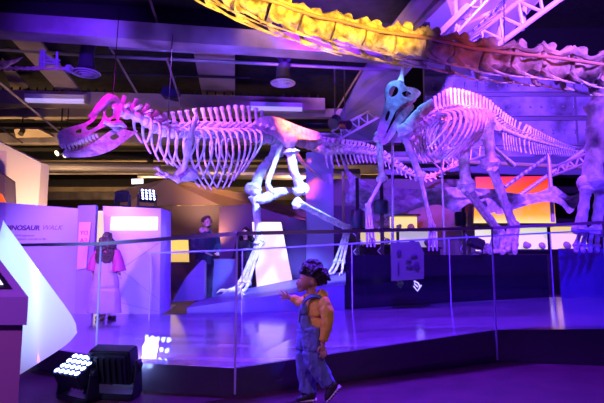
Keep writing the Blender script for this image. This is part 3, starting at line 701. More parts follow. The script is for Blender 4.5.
# dark block behind the man in front
bm = B(); prism(bm, [PY(172, 302, 8.1), PY(204, 300, 8.1), PY(204, 262, 8.1), PY(202, 260, 8.1), PY(186, 277, 8.1)], (0, .2, 0)); 
tag(link('display_block', bm, PLV, None, False), 'dark violet slanted block in front of the man', 'block')
bm = B(); prism(bm, [PY(206, 300, 10.15), PY(236, 298, 10.15), PY(236, 259, 10.15), PY(206, 259, 10.15)], (0, .2, 0))
tag(link('display_block', bm, PLV, None, False), 'violet rectangular block behind the front foot bones', 'block')
g = on_walk(345, 309); h = on_walk(440, 303); i_ = on_walk(551, 297)
TOPZ = 1.03
bm = B(); prism(bm, [V((g.x+.02, g.y+.06, 0)), V((h.x, h.y+.06, 0)), V((i_.x, i_.y+.06, 0)), V((i_.x+1.9, 12.4, 0)), V((2.2, 12.4, 0))], (0, 0, TOPZ)); tag(link('long_plinth', bm, PL, None, False), 'long glossy black platform under the crested skeleton', 'plinth')
j = on_walk(554, 297); k_ = on_walk(650, 294)
bm = B(); prism(bm, [V((j.x+.03, j.y-.15, 0)), V((k_.x+1, k_.y-.1, 0)), V((k_.x+3.5, 10.6, 0)), V((j.x+1.9, 10.6, 0))], (0, 0, 1.13)); tag(link('long_plinth', bm, mat('plinth_blue', (.10, .09, .30), .35), None, False), 'blue lit platform under the big foreleg at the right edge', 'plinth')
# information board in front of the black platform
t = thing('information_board', 'pale information board with drawings against the black platform', 'information board', PY(407, 284, 6.55))
board('board', [(391, 242.5), (419, 241.5), (424, 253), (424, 279), (391.5, 281)], 6.62, (0, .04, 0), mat('board_grey', (.11, .105, .12), .3), None, None, None, t)
for a, b in [((397, 250), (401, 256)), ((411, 257), (417, 255)), ((406, 262), (411, 260)), ((406, 268), (413, 266)), ((398, 262), (398.8, 276)), ((414, 262), (419, 270))]:
    bm = B(); p, q = PY(a[0], a[1], 6.6), PY(b[0], b[1], 6.6); ball(bm, (p+q)/2, (abs(q.x-p.x)/2+.01, .008, abs(q.z-p.z)/2+.008), 10, 6); link('drawing', bm, mat('drawing_grey', (.03, .02, .05), .5), t)
# leaf shaped floor mark's reflection in the black glass, built as glowing strokes
t = thing('emblem_reflection', 'small white arrow and leaf emblem reflected on the black platform front', 'emblem', PY(418, 287, 6.5))
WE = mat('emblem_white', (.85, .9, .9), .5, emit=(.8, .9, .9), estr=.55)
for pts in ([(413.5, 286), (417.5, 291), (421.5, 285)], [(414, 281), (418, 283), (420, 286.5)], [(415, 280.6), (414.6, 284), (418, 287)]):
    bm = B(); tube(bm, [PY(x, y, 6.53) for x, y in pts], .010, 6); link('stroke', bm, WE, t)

# ================================================================== glass railings
GL = glass('railing_glass', (.97, .96, 1.0), 1.6); RAILM = mat('handrail', (.5, .45, .55), .35, .3); EDGE = mat('glass_edge', (.45, .40, .65), .2, coat=.5)
def railing(pts, tops, label, capw, caph, mcap, posts=True, gl=GL):
    t = thing('glass_railing', label, 'railing', pts[0], 'glass railings along the walkway')
    for (p, q, a, b) in zip(pts, pts[1:], tops, tops[1:]):
        d = (q-p).normalized(); g_ = d*.008; n_ = V((-d.y, d.x, 0)).normalized()*.012
        vs = [p+g_, q-g_, V((q.x, q.y, b))-g_, V((p.x, p.y, a))+g_]
        bm = B(); prism(bm, [v-n_/2 for v in vs], n_); link('glass_panel', bm, gl, t, False)
        bm = B(); bar(bm, V((p.x, p.y, a+caph/2)), V((q.x, q.y, b+caph/2)), capw, caph); link('handrail', bm, mcap, t, False)
        if posts:
            bm = B(); bar(bm, V((p.x, p.y, p.z)), V((p.x, p.y, a)), .014, .010); link('glass_edge', bm, EDGE, t, False)
    return t
def top_of(p, px, py): return PY(px, py, p.y).z
Lm = L1.lerp(L0, .22)
fp = [(L0, 0), (Lm, 101), (A, 235), (Bp, 497), (Cp, 612), (fr[5][0], 700)]
fpts = [V((p.x, p.y-.012, .02)) for p, _ in fp]
ftops = [top_of(L0, -20, 247), top_of(Lm, 101, 245.5), top_of(A, 235, 235.5), top_of(Bp, 497, 229.5), top_of(Cp, 612, 224), top_of(Cp, 612, 224)+.03]
railing(fpts, ftops, 'front glass railing with flat handrail, nearest to the child', .05, .028, RAILM)
bp = [on_walk(150, 320), on_walk(242, 315.5), on_walk(352, 311.5), on_walk(450, 305.5), on_walk(552, 300.5), on_walk(640, 297)]
bp = [V((p.x, p.y-.05, p.z)) for p in bp]
bt_ = [top_of(bp[0], 150, 254), top_of(bp[1], 242, 250.5), top_of(bp[2], 352, 244.5), top_of(bp[3], 450, 239), top_of(bp[4], 552, 233.5), top_of(bp[5], 640, 229.5)]
railing(bp, bt_, 'rear glass railing with thin bright top edge before the platforms', .02, .022, mat('rail_bright', (.35, .45, .75), .3, .3), True, glass('rear_glass', (.92, .90, 1), 1.3))

# ================================================================== LED WASH LIGHTS
def led_light(loc, yaw, tilt, s, label, group, rows_=4, cols=5, lens=LEDM, base_z=None, lamp=None):
    """housing box with a grid of lenses on its face, held in a yoke on a base"""
    loc = V(loc); t = thing('stage_light', label, 'stage light', loc, group)
    Rz = Matrix.Rotation(yaw, 4, 'Z'); Rt = Rz @ Matrix.Rotation(tilt, 4, 'X')      # face normal: local -Y turned up by tilt
    c = loc
    def L(v, M=Rt): return c + (M @ V(v))
    bm = B(); box(bm, (0, 0, 0), (s, s*.42, s*.78), None, s*.03)
    prism(bm, [V((-s*.42, s*.2, -s*.30)), V((s*.42, s*.2, -s*.30)), V((s*.42, s*.2, s*.30)), V((-s*.42, s*.2, s*.30))], (0, s*.10, 0))
    for k in range(6): box(bm, (-s*.35+k*s*.14, s*.33, 0), (s*.03, s*.08, s*.55))
    bmesh.ops.transform(bm, matrix=Matrix.Translation(c) @ Rt, verts=bm.verts); link('housing', bm, BLACK, t, False)
    for i in range(rows_):
        for j in range(cols):
            p = V((-s*.5+s*(j+.5)/cols, -s*.215, -s*.39+s*.78*(i+.5)/rows_)); bm = B()
            lathe(bm, (0, 0, 0), [(s*.072, 0), (s*.066, s*.012), (s*.02, s*.02)], 12, V((0, -1, 0))); bmesh.ops.transform(bm, matrix=Matrix.Translation(c) @ Rt @ Matrix.Translation(p), verts=bm.verts); link('led_lens', bm, lens, t)
    zb = base_z if base_z is not None else loc.z-s*.75
    for sg in (-1, 1):
        bm = B(); x = sg*s*.56
        q = [V((x, -s*.12, 0)), V((x, s*.12, 0)), V((x, s*.2, 0)), V((x, -s*.2, 0))]
        prism(bm, [c+Rz@V((x, -s*.10, s*.12)), c+Rz@V((x, s*.10, s*.12)), c+Rz@V((x, s*.20, zb-loc.z+s*.1)), c+Rz@V((x, -s*.20, zb-loc.z+s*.1))], Rz@V((s*.05*sg, 0, 0))); link('yoke_arm', bm, BLACK, t, False)
        bm = B(); lathe(bm, c+Rz@V((x, 0, 0)), [(s*.09, 0), (s*.11, s*.06), (s*.07, s*.10)], 14, Rz@V((sg, 0, 0))); link('knob', bm, BLACK, t)
    bm = B(); box(bm, (0, 0, 0), (s*1.15, s*.46, s*.14), None, s*.03); bmesh.ops.transform(bm, matrix=Matrix.Translation(V((c.x, c.y, zb+s*.07))) @ Rz, verts=bm.verts); link('base', bm, BLACK, t, False)
    if lamp:
        d = (Rt @ V((0, -1, 0))); l = bpy.data.lights.new('led_lamp', 'SPOT'); l.color = lamp[0]; l.energy = lamp[1]; l.spot_size = R(lamp[2]); l.spot_blend = .7; l.shadow_soft_size = .1
        o = bpy.data.objects.new('led_lamp', l); COL.objects.link(o); o.parent = t; o.matrix_parent_inverse = Matrix.Translation(t.location).inverted(); o.location = c+d*s*.30; o.rotation_euler = d.to_track_quat('-Z', 'Y').to_euler(); o['kind'] = 'helper'
    return t
LG = 'stage lights standing on the dark floor'
p = PZ(85, 395, 0); led_light((p.x, p.y-.12, .20), R(-28), R(-62), .27, 'black stage light with face turned up, left one on the floor', LG, 4, 5, LEDM, 0.0, ((.12, .16, 1), 60, 100))
p = PZ(118, 400, 0); led_light((p.x-.06, p.y+.06, .235), R(180-8), R(-12), .32, 'black stage light seen from behind, facing the glass', LG, 3, 5, LEDW, 0.0, ((.25, .2, 1), 600, 100))
p = PY(127, 207, 7.08); led_light((p.x-.07, p.y, p.z+.16), R(165), R(-25), .20, 'violet lit stage light seen from behind on the partition', 'stage lights on top of the partition', 3, 5, LEDM, p.z-.01)
p = PY(144, 208, 7.08); led_light((p.x+.04, p.y, p.z+.18), R(38), R(-18), .225, 'stage light with glowing blue lens grid on the partition', 'stage lights on top of the partition', 4, 4, LEDM, p.z-.01, ((.12, .1, 1), 60, 110))
# stage lights on the far floor
# dark lantern on the plinth between the hind feet
t = thing('floor_lantern', 'black lantern shaped lamp standing beside the hind foot bones', 'lamp', PY(476, 253, 7.6))
q = PY(476, 243, 7.6); bm = B(); box(bm, q, (.22, .2, .16), Matrix.Rotation(.4, 4, 'Y'), .02); link('lamp_body', bm, BLACK, t)
bm = B(); bar(bm, PY(470, 254.5, 7.6), PY(470, 236, 7.6), .02, .02); bar(bm, PY(482, 254.5, 7.6), PY(483, 240, 7.6), .02, .02); link('bracket', bm, BLACK, t)
bm = B(); lathe(bm, PY(475, 254.8, 7.6), [(.13, 0), (.12, .03), (.04, .04)], 16); link('base', bm, BLACK, t)

# poles with black drums
def drum_pole(px, y0, y1, py0, py1, Y, label):
    t = thing('drum_pole', label, 'pole', PY(px, 262, Y), 'poles carrying black drums')
    zf = 0.9
    a = PY(px, y0, Y); b = V((a.x, a.y, zf))
    bm = B(); bar(bm, a, b, .07, .07); link('pole', bm, BLACK, t, False)
    for k in range(9):
        z0, z1 = zf+(a.z-zf)*k/9, zf+(a.z-zf)*(k+1)/9; sg = 1 if k % 2 else -1
        bm = B(); tube(bm, [V((a.x-.1*sg, a.y, z0)), V((a.x+.1*sg, a.y, z1))], .012, 5); link('lacing', bm, PT, t)
    bm = B(); p = PY(px, py1, Y); q = PY(px, py0, Y); lathe(bm, p, [(.13, 0), (.15, .03), (.15, (q.z-p.z)*.9), (.12, q.z-p.z)], 18); link('drum', bm, mat('drum', (.015, .015, .05), .4), t)
    bm = B(); box(bm, b+V((0, 0, .02)), (.4, .4, .04)); link('foot_plate', bm, BLACK, t, False)
drum_pole(357, 178, 250, 210, 228, 10.4, 'left pole with black drum between the two skeletons')
drum_pole(381, 168, 250, 200, 214, 9.8, 'right pole with black drum behind the forelegs')
drum_pole(461, 160, 250, 212, 226, 12.1, 'pole with black drum behind the hind legs')
rod('support_post', [PY(343, 172, 11), PY(344, 250, 11)], .035, mat('post_tan', (.5, .38, .28), .5), 'thin tan post right of the violet column', 'post')

# ================================================================== stretched fabric canopy
FAB = mat('stretch_fabric', (.50, .44, .52), .75, vary=.45, vscale=7, bump=.4, bscale=8)
def cloth(outl, Y, label, bulge=.35, col=FAB):
    bm = B(); cx = sum(p[0] for p in outl)/len(outl)
    plate(bm, outl, [], lambda u, v, l: PY(u, v, Y+l+bulge*math.sin(u*.09)*math.cos(v*.15)), lambda u, v: 0, .02, 7)
    return tag(link('fabric_canopy', bm, col), label, 'fabric canopy', 'stretched fabric sails behind the skeletons')
cloth([(343, 156), (350, 172), (366, 182), (378, 187), (420, 189), (452, 187), (487, 189), (500, 191), (495, 212), (478, 210), (470, 203), (455, 212), (440, 205), (425, 206), (405, 212), (388, 216), (374, 222), (366, 212), (354, 206), (344, 200), (350, 186), (345, 172)], 11.6, 'long mottled violet fabric sail stretched behind the forelegs')
cloth([(492, 192), (520, 194), (540, 192), (553, 186), (560, 190), (570, 196), (582, 192), (592, 196), (580, 202), (570, 214), (562, 206), (552, 202), (535, 203), (512, 210), (496, 214)], 11.9, 'scalloped violet fabric sail in front of the orange screen')

# ================================================================== STRIDING SKELETON (large theropod, head left)
SP = Plane(V((-2.6, 6.2, 0)), V((-.33, 9.5, 0)))
rex = thing('dinosaur_skeleton', 'huge striding meat eater skeleton with toothed skull at the left', 'dinosaur skeleton', (SP.at(290, 250).x, SP.at(290, 250).y, .5), 'mounted dinosaur skeletons')
def rp_(px, py, off=0): return SP.at(px, py, off)
# skull
sk = [(57, 137), (60, 131), (70, 127), (84, 123), (92, 118), (98, 108), (104, 101), (111, 98), (117, 103), (122, 104), (121, 112), (119, 120), (118, 130), (112, 129), (107, 126), (98, 130), (88, 136), (78, 141), (68, 144), (61, 143)]
hol = [[(86, 127), (94, 121), (99, 113), (103, 111), (102, 119), (97, 126), (89, 130)], [(105, 113), (109, 106), (114, 108), (113, 115), (108, 118)], [(110, 121), (115, 118), (117, 123), (113, 127)], [(76, 131), (81, 129), (81, 133), (77, 134)]]
def skw(u, v):
    base = .04+.20*max(0, min(1, (u-57)/62))**.8
    top = max(0, min(1, (v-99)/26)); return base*(.45+.55*top)
bm = B(); plate(bm, sk, hol, lambda u, v, l: rp_(u, v, l), skw, .035, 3.2, (1, -1)); skull = link('skull', bm, BONE, rex)
# roof closing the two sides
bm = B(); ctop = [(59, 133), (70, 127.6), (84, 123.6), (92, 118.6), (98, 109), (104, 102), (111, 99), (119, 104.5)]
rw = [bm.verts.new(rp_(x, y, s_*(skw(x, y)+.03))) for x, y in ctop for s_ in (-1, 1)]
rl = [bm.verts.new(rp_(x, y+2.2, s_*(skw(x, y)+.02))) for x, y in ctop for s_ in (-1, 1)]
for k in range(len(ctop)-1):
    a = 2*k; bm.faces.new((rw[a], rw[a+1], rw[a+3], rw[a+2])); bm.faces.new((rl[a], rl[a+2], rl[a+3], rl[a+1]))
    bm.faces.new((rw[a], rw[a+2], rl[a+2], rl[a])); bm.faces.new((rw[a+1], rl[a+1], rl[a+3], rw[a+3]))
link('skull_roof', bm, BONE, skull)
for s_ in (-1, 1):
    bm = B(); stube(bm, [rp_(90, 117.5, s_*.15), rp_(99, 107, s_*.17), rp_(106, 100, s_*.17), rp_(113, 98, s_*.15), rp_(119, 104, s_*.14)], [.03, .045, .055, .05, .03], 8, 5, noisy=.25); link('brow_ridge', bm, BONE, skull)
    bm = B(); stube(bm, [rp_(104, 121, s_*.24), rp_(112, 124, s_*.28), rp_(119, 123, s_*.27), rp_(123, 128, s_*.22)], [.03, .035, .04, .05], 8, 5, noisy=.2); link('cheek_bone', bm, BONE, skull)
# lower jaw, opened
jw = [(66, 153), (70, 151), (80, 150), (92, 144), (104, 135), (112, 130), (121, 128), (131, 131), (138, 131), (128, 139), (120, 145), (110, 151), (95, 156), (80, 157.5), (70, 157)]
def jww(u, v): return .03+.21*max(0, min(1, (u-66)/56))**.8
bm = B(); plate(bm, jw, [[(110, 137), (116, 134), (119, 137), (113, 140)]], lambda u, v, l: rp_(u, v, l), jww, .035, 3.2, (1, -1))
stube(bm, [rp_(68, 154, -.06), rp_(67, 153.5, 0), rp_(68, 154, .06)], [.045, .05, .045], 8, 4); jaw = link('lower_jaw', bm, BONE, rex)
for k in range(11):
    for s_ in (-1, 1):
        u = 60+k*3.6; v = 143.5-max(0, k-1)*.9; ln = (5.5, 7.5, 8, 7.5, 7, 6.5, 6, 5, 4.5, 4, 3.5)[k]
        bm = B(); a = rp_(u, v-1.5, s_*(skw(u, v)+.0)); b = rp_(u+1.2, v+ln*.5, s_*(skw(u, v)+.0)); c = rp_(u+3, v+ln, s_*(skw(u, v)-.01))
        tube(bm, [a, b, c], [(.024, .018), (.02, .015), (.003, .003)], 7); link('tooth', bm, TOOTH, skull)
for k in range(9):
    for s_ in (-1, 1):
        u = 69+k*3.6; v = 151.5-max(0, k-2)*1.7; ln = (4, 5, 5.5, 5, 5, 4.5, 4, 3.5, 3)[k]
        bm = B(); a = rp_(u, v+1, s_*jww(u, v)); c = rp_(u+1.5, v-ln, s_*(jww(u, v)-.01)); tube(bm, [a, a.lerp(c, .5), c], [(.02, .016), (.017, .013), (.003, .003)], 7); link('tooth', bm, TOOTH, jaw)
# spine
spine = catmull([rp_(x, y) for x, y in [(122, 112), (132, 114), (143, 119), (154, 126), (165, 131), (182, 132), (202, 131), (220, 132), (237, 131.5), (254, 134), (262, 137)]], 12)
def along(path, n0, n1, s):
    """points evenly by length"""
    L = [0]
    for a, b in zip(path, path[1:]): L.append(L[-1]+(b-a).length)
    out = []
    for k in range(n0):
        d = L[-1]*k/(n0-1); i = max(j for j in range(len(L)) if L[j] <= d+1e-9); i = min(i, len(path)-2)
        f = (d-L[i])/max(1e-9, L[i+1]-L[i]); out.append((path[i].lerp(path[i+1], f), (path[i+1]-path[i]).normalized()))
    return out
def even(path, n): return along(path, n, 0, 0)
vs = even(spine, 20); seg = (vs[1][0]-vs[0][0]).length
lat = SP.n
ribend = {9: (166, 162), 10: (171, 163), 11: (180, 166), 12: (190, 176), 13: (197, 182), 14: (205, 187), 15: (213, 190), 16: (220, 187), 17: (226, 183), 18: (232, 176), 19: (238, 172), 20: (244, 165), 5: (146, 148), 6: (151, 154), 7: (157, 158), 8: (161, 160)}
for i, (c, t_) in enumerate(vs):
    sp_ = .14 if i < 5 else .19+.016*(i-5); sp_ = min(sp_, .38)
    if i < 4: sp_ = .15
    vertebra(c, t_, lat, .085+.0022*i, seg, sp_, .10+.004*i, rex, lean=-.03 if i > 4 else .05, thick=.24)
    px_, py_ = proj(c)
    if 140 < px_ < 250:
        ye = table(px_, [(140, 140), (146, 149), (158, 160), (168, 164), (178, 165), (190, 178), (200, 187), (212, 190), (222, 187), (230, 177), (240, 172), (250, 158)])
        e = rp_(px_+table(px_, [(140, 3), (170, 2), (200, 6), (225, 2), (250, -4)]), ye); bul = .14 if px_ < 172 else .36
        for s_ in (1, -1): rib(c+V((0, 0, .03))+lat*s_*.08, lat*s_, e+lat*s_*bul*.35, bul, .017, rex)
    elif i in (2, 3):
        for s_ in (1, -1): rib(c+lat*s_*.06, lat*s_, c+lat*s_*.08+t_*.28-V((0, 0, .16)), .04, .014, rex)
# shoulder, arm and hand
for s_ in (1, -1):
    bm = B(); stube(bm, [rp_(196, 118, s_*.34), rp_(193, 128, s_*.38), rp_(189, 145, s_*.36), rp_(186, 160, s_*.30), rp_(184, 170, s_*.2)], [(.03, .06), (.03, .045), (.03, .055), (.035, .09), (.05, .12)], 10, 6, noisy=.1); link('shoulder_blade', bm, BONE, rex)
    bm = B(); ball(bm, rp_(186, 174, s_*.17), (.18, .14, .12), 14, 9, noisy=.18); link('coracoid', bm, BONE, rex)
    o = long_bone('upper_arm', rp_(188, 171, s_*.27), rp_(177, 179, s_*.34), .035, rex)
    long_bone('forearm', rp_(177, 179, s_*.34), rp_(166, 175, s_*.36), .026, rex)
    for k, (x, y) in enumerate(((154, 167), (155, 173))):
        bm = B(); stube(bm, [rp_(166, 175, s_*.36), rp_(161, 172+k*3, s_*.36), rp_(x+3, y+1, s_*.35), rp_(x, y+1.5, s_*.34)], [.022, .018, .02, .004], 8, 5); link('finger', bm, BONE, rex)
bm = B(); stube(bm, [rp_(182, 176, -.12), rp_(178, 182, 0), rp_(182, 176, .12)], [.02, .025, .02], 8, 6); link('wishbone', bm, BONE, rex)
# belly ribs are short; hip
il = [(252, 128), (254, 121), (262, 117), (272, 116), (285, 120), (300, 126), (312, 130), (320, 133), (319, 139), (310, 140), (300, 139), (292, 143), (284, 144), (277, 138), (268, 134), (258, 133)]
for s_ in (1, -1):
    bm = B(); plate(bm, il, [], lambda u, v, l: rp_(u, v, l), lambda u, v: .13+.10*max(0, min(1, (v-118)/24)), .06, 4, (s_,)); link('hip_blade', bm, BONE, rex)
    bm = B(); ball(bm, rp_(289, 139, s_*.30), (.17, .13, .17), 16, 10, noisy=.12); link('hip_socket', bm, BONE, rex)
sac = even(catmull([rp_(262, 137), rp_(280, 139), rp_(300, 142), rp_(316, 146)], 10), 6)
for c, t_ in sac: vertebra(c, t_, lat, .12, (sac[1][0]-sac[0][0]).length, .20, .10, rex)
for s_ in (1, -1):
    bm = B(); stube(bm, [rp_(280, 146, s_*.16), rp_(274, 165, s_*.12), rp_(268, 183, s_*.05), rp_(272, 193, s_*.03)], [(.07, .05), (.05, .05), (.05, .055), (.07, .07)], 10, 6, noisy=.1); link('pubis', bm, BONE, rex)
    bm = B(); stube(bm, [rp_(292, 148, s_*.16), rp_(303, 163, s_*.10), rp_(314, 173, s_*.05), rp_(326, 181, s_*.03)], [.06, .045, .035, .02], 10, 6); link('ischium', bm, BONE, rex)
bm = B(); stube(bm, [rp_(255, 199, 0), rp_(263, 199, 0), rp_(274, 194, 0), rp_(287, 191, 0), rp_(299, 189, 0)], [(.05, .05), (.07, .10), (.08, .11), (.06, .07), (.03, .03)], 10, 6, noisy=.1); link('pubic_boot', bm, BONE, rex)
# legs
def rex_leg(off, H, K_, Kt, An, Ft, fd, z0, tb):
    long_bone('thigh_bone', rp_(*H, off), rp_(*K_, off), tb, rex, BONE, rp_((H[0]+K_[0])/2-2.5, (H[1]+K_[1])/2-2, off), 14, 1.9, 1.8)
    long_bone('shin_bone', rp_(*Kt, off), rp_(*An, off), tb*.72, rex, BONE, None, 12, 2.0, 1.4)
    long_bone('calf_bone', rp_(Kt[0]+3, Kt[1]-1, off+.08*(1 if off > 0 else -1)), rp_(An[0]+2, An[1]-2, off+.06), tb*.34, rex)
    f0 = rp_(*An, off); f1 = rp_(*Ft, off); sd = (f1-f0).cross(V((0, 0, 1)))
    for k in (-1, 0, 1):
        long_bone('foot_bone', f0+lat*k*.05, f1+lat*k*.10, tb*.34, rex, BONE, None, 8, 1.4, 1.7)
        b = f1+lat*k*.10; d = (fd+lat*k*.35).normalized()
        bm = B(); L = .40 if k == 0 else .32; pts = [b, b+d*L*.3-V((0, 0, (b.z-z0)*.5)), V((b.x, b.y, 0))+d*L*.65+V((0, 0, z0+.05)), V((b.x, b.y, 0))+d*L+V((0, 0, z0+.04))]
        c_ = catmull(pts, 5); tube(bm, c_, [tb*.42*(1.15 if i % 5 == 0 else .85)*(1-.02*i) for i in range(len(c_))], 8); tt = link('toe', bm, BONE, rex)
        bm = B(); e = c_[-1]; tube(bm, [e, e+d*.08+V((0, 0, .01)), e+d*.16-V((0, 0, .035))], [.035, .026, .005], 8); link('claw', bm, BONE, tt)
rex_leg(-.32, (278, 150), (253.5, 190), (255, 197), (259, 243), (244, 283), -SP.d, rampz(rp_(238, 292, -.32).x), .092)
rex_leg(.34, (291, 152), (301, 190), (297, 203), (348, 229), (339, 262), -SP.d, rampz(rp_(334, 274, .34).x), .085)
# tail going away
tl = catmull([rp_(316, 147), rp_(326, 150), PY(345, 150.5, 11.2), PY(362, 151.5, 11.7), PY(380, 156, 12.2), PY(396, 166, 12.6), PY(412, 175, 12.9), PY(427, 178, 13.1), PY(442, 173, 13.3), PY(456, 164, 13.5)], 8)
tv = even(tl, 34); sg_ = (tv[1][0]-tv[0][0]).length
for i, (c, t_) in enumerate(tv):
    k = 1-i/40; vertebra(c, t_, lat, .115*k, sg_, .20*k if i < 28 else .05, .13*k, rex, lean=.06, chev=(.34*k*k if i > 1 else 0))
    
# suspension cables
for px, py, Y in ((113, 97, 6.4), (168, 120, 7.3)):
    p = rp_(px, py); rod('hanging_cable', [p, V((p.x+.03, p.y, 4.4))], .006, BLACK, 'thin black cable holding up the %s of the striding skeleton' % ('skull' if px < 120 else 'neck'), 'cable')

# ================================================================== CRESTED SKELETON (plant eater facing left, on the black plinth)
HP = Plane(V((1.5, 7.2, 0)), V((3.7, 9.5, 0))); hl = HP.n
had = thing('dinosaur_skeleton', 'plant eater skeleton with tall orange back spines facing left', 'dinosaur skeleton', (HP.at(470, 250).x, HP.at(470, 250).y, TOPZ), 'mounted dinosaur skeletons')
def hp_(px, py, off=0): return HP.at(px, py, off)
hs = [(421, 93), (415, 88), (407, 87), (400, 81), (392, 81), (386, 86), (385, 93), (386, 101), (384, 108), (382, 116), (379, 124), (377, 131), (379, 137), (384, 136), (388, 128), (392, 119), (396, 111), (401, 106), (408, 102), (416, 99)]
hh = [[(389, 91), (393, 86), (398, 88), (397, 94), (391, 97)], [(402, 93), (407, 91), (411, 94), (405, 97)], [(385, 118), (388, 111), (390, 113), (387, 121)]]
def hw_(u, v): return .03+.15*max(0, min(1, (u-378)/22))
bm = B(); plate(bm, hs, hh, lambda u, v, l: hp_(u, v, l), hw_, .035, 3, (1, -1)); hsk = link('skull', bm, BONE, had)
bm = B(); tp = [(378, 127), (382, 114), (385, 103), (384.5, 93), (386, 86), (392, 81), (400, 81), (407, 86.5), (415, 88), (420, 92)]
ra = [bm.verts.new(hp_(x, y, s_*(hw_(x, y)+.03))) for x, y in tp for s_ in (-1, 1)]; rb = [bm.verts.new(hp_(x+1.6, y+1.2, s_*(hw_(x, y)+.02))) for x, y in tp for s_ in (-1, 1)]
for k in range(len(tp)-1):
    a = 2*k; bm.faces.new((ra[a], ra[a+1], ra[a+3], ra[a+2])); bm.faces.new((rb[a], rb[a+2], rb[a+3], rb[a+1])); bm.faces.new((ra[a], ra[a+2], rb[a+2], rb[a])); bm.faces.new((ra[a+1], rb[a+1], rb[a+3], ra[a+3]))
link('skull_roof', bm, BONE, hsk)
hj = [(381, 140), (385, 139), (389, 130), (394, 121), (399, 114), (405, 108), (412, 104), (414, 108), (408, 115), (402, 122), (397, 130), (392, 138), (386, 144), (381, 144)]
bm = B(); plate(bm, hj, [], lambda u, v, l: hp_(u, v, l), lambda u, v: hw_(u, v)*.9, .03, 3, (1, -1)); link('lower_jaw', bm, BONE, had)
bm = B(); ball(bm, hp_(379, 139, 0), (.09, .12, .06), 12, 8, noisy=.2); link('beak', bm, BONE, hsk)
# prop on the crown, holding the head
bm = B(); stube(bm, [hp_(400, 83), hp_(401.5, 76), hp_(402.5, 66), hp_(403, 58)], [.07, .03, .02, .012], 8, 5); link('crown_mount', bm, mat('mount_bone', (.8, .6, .5), .5), had)
# neck and back
hsp = catmull([hp_(x, y) for x, y in [(411, 100), (405, 106), (402, 115), (407, 124), (417, 125), (428, 118), (440, 113), (452, 112), (464, 113), (478, 116), (490, 121)]], 10)
hv = even(hsp, 27); hseg = (hv[1][0]-hv[0][0]).length
for i, (c, t_) in enumerate(hv):
    s_p = .07 if i < 8 else min(.36, .12+.035*(i-8))
    vertebra(c, t_, hl, .065+.0012*i, hseg, s_p, .07 if i < 8 else .12, had, lean=.05, thick=.27)
    if 10 <= i <= 23:
        k = (i-10)/13; e = hp_(421+k*46, (150, 156, 160, 162, 162, 161, 160, 158, 157, 155, 152, 148, 142, 134)[i-10]); bul = .30+.18*math.sin(k*math.pi)
        for s_ in (1, -1): rib(c+V((0, 0, .02))+hl*s_*.07, hl*s_, e+hl*s_*bul*.35, bul, .02, had)
    elif i >= 2 and i < 10:
        for s_ in (1, -1): rib(c+hl*s_*.05, hl*s_, c+hl*s_*.10+t_*.10-V((0, 0, .12)), .05, .014, had)
ht = catmull([hp_(490, 121), hp_(503, 129), hp_(516, 134.5), PY(530, 139, 11.0), PY(548, 144, 11.8), PY(566, 149, 12.6), PY(582, 153, 13.2)], 10)
hq = even(ht, 36); hs2 = (hq[1][0]-hq[0][0]).length
for i, (c, t_) in enumerate(hq):
    k = 1-i/40; vertebra(c, t_, hl, .085*k, hs2, .36*k*(1 if i < 30 else .4), .09*k, had, lean=.16*k, chev=(.42*k if i > 3 else 0), thick=.24)
# ossified rods along the tail top
for s_ in (-1, 1):
    bm = B(); tube(bm, [hq[k][0]+V((0, 0, .10))+hl*.05*s_ for k in range(0, 34, 3)], .012, 5); link('tendon', bm, BONE, had)
# shoulder and arms
for s_ in (1, -1):
    bm = B(); stube(bm, [hp_(433, 104, s_*.36), hp_(424, 110, s_*.38), hp_(415, 118, s_*.36), hp_(408, 127, s_*.30)], [(.03, .09), (.035, .10), (.035, .085), (.06, .10)], 10, 6, noisy=.08); link('shoulder_blade', bm, BONE, had)
    bm = B(); ball(bm, hp_(405, 131, s_*.26), (.11, .09, .11), 12, 8, noisy=.15); link('coracoid', bm, BONE, had)
def had_arm(off, S, E, W_, Hh):
    long_bone('upper_arm', hp_(*S, off), hp_(*E, off), .050, had, None, None, 12, 1.7, 1.6)
    for q in (-.035, .035): long_bone('forearm', hp_(*E, off+q), hp_(*W_, off+q), .028, had)
    w0 = hp_(*W_, off); h1 = hp_(*Hh, off)
    for k in (-1, 0, 1):
        bm = B(); stube(bm, [w0+hl*k*.03, w0.lerp(h1, .45)+hl*k*.05, w0.lerp(h1, .5)+hl*k*.05, V(h1)+hl*k*.07], [.022, .016, .022, .014], 8, 5); link('finger', bm, BONE, had)
had_arm(.26, (403, 134), (420, 176), (432, 226), (433, 251))
had_arm(-.42, (379, 134), (382, 179), (368, 206), (371, 247))
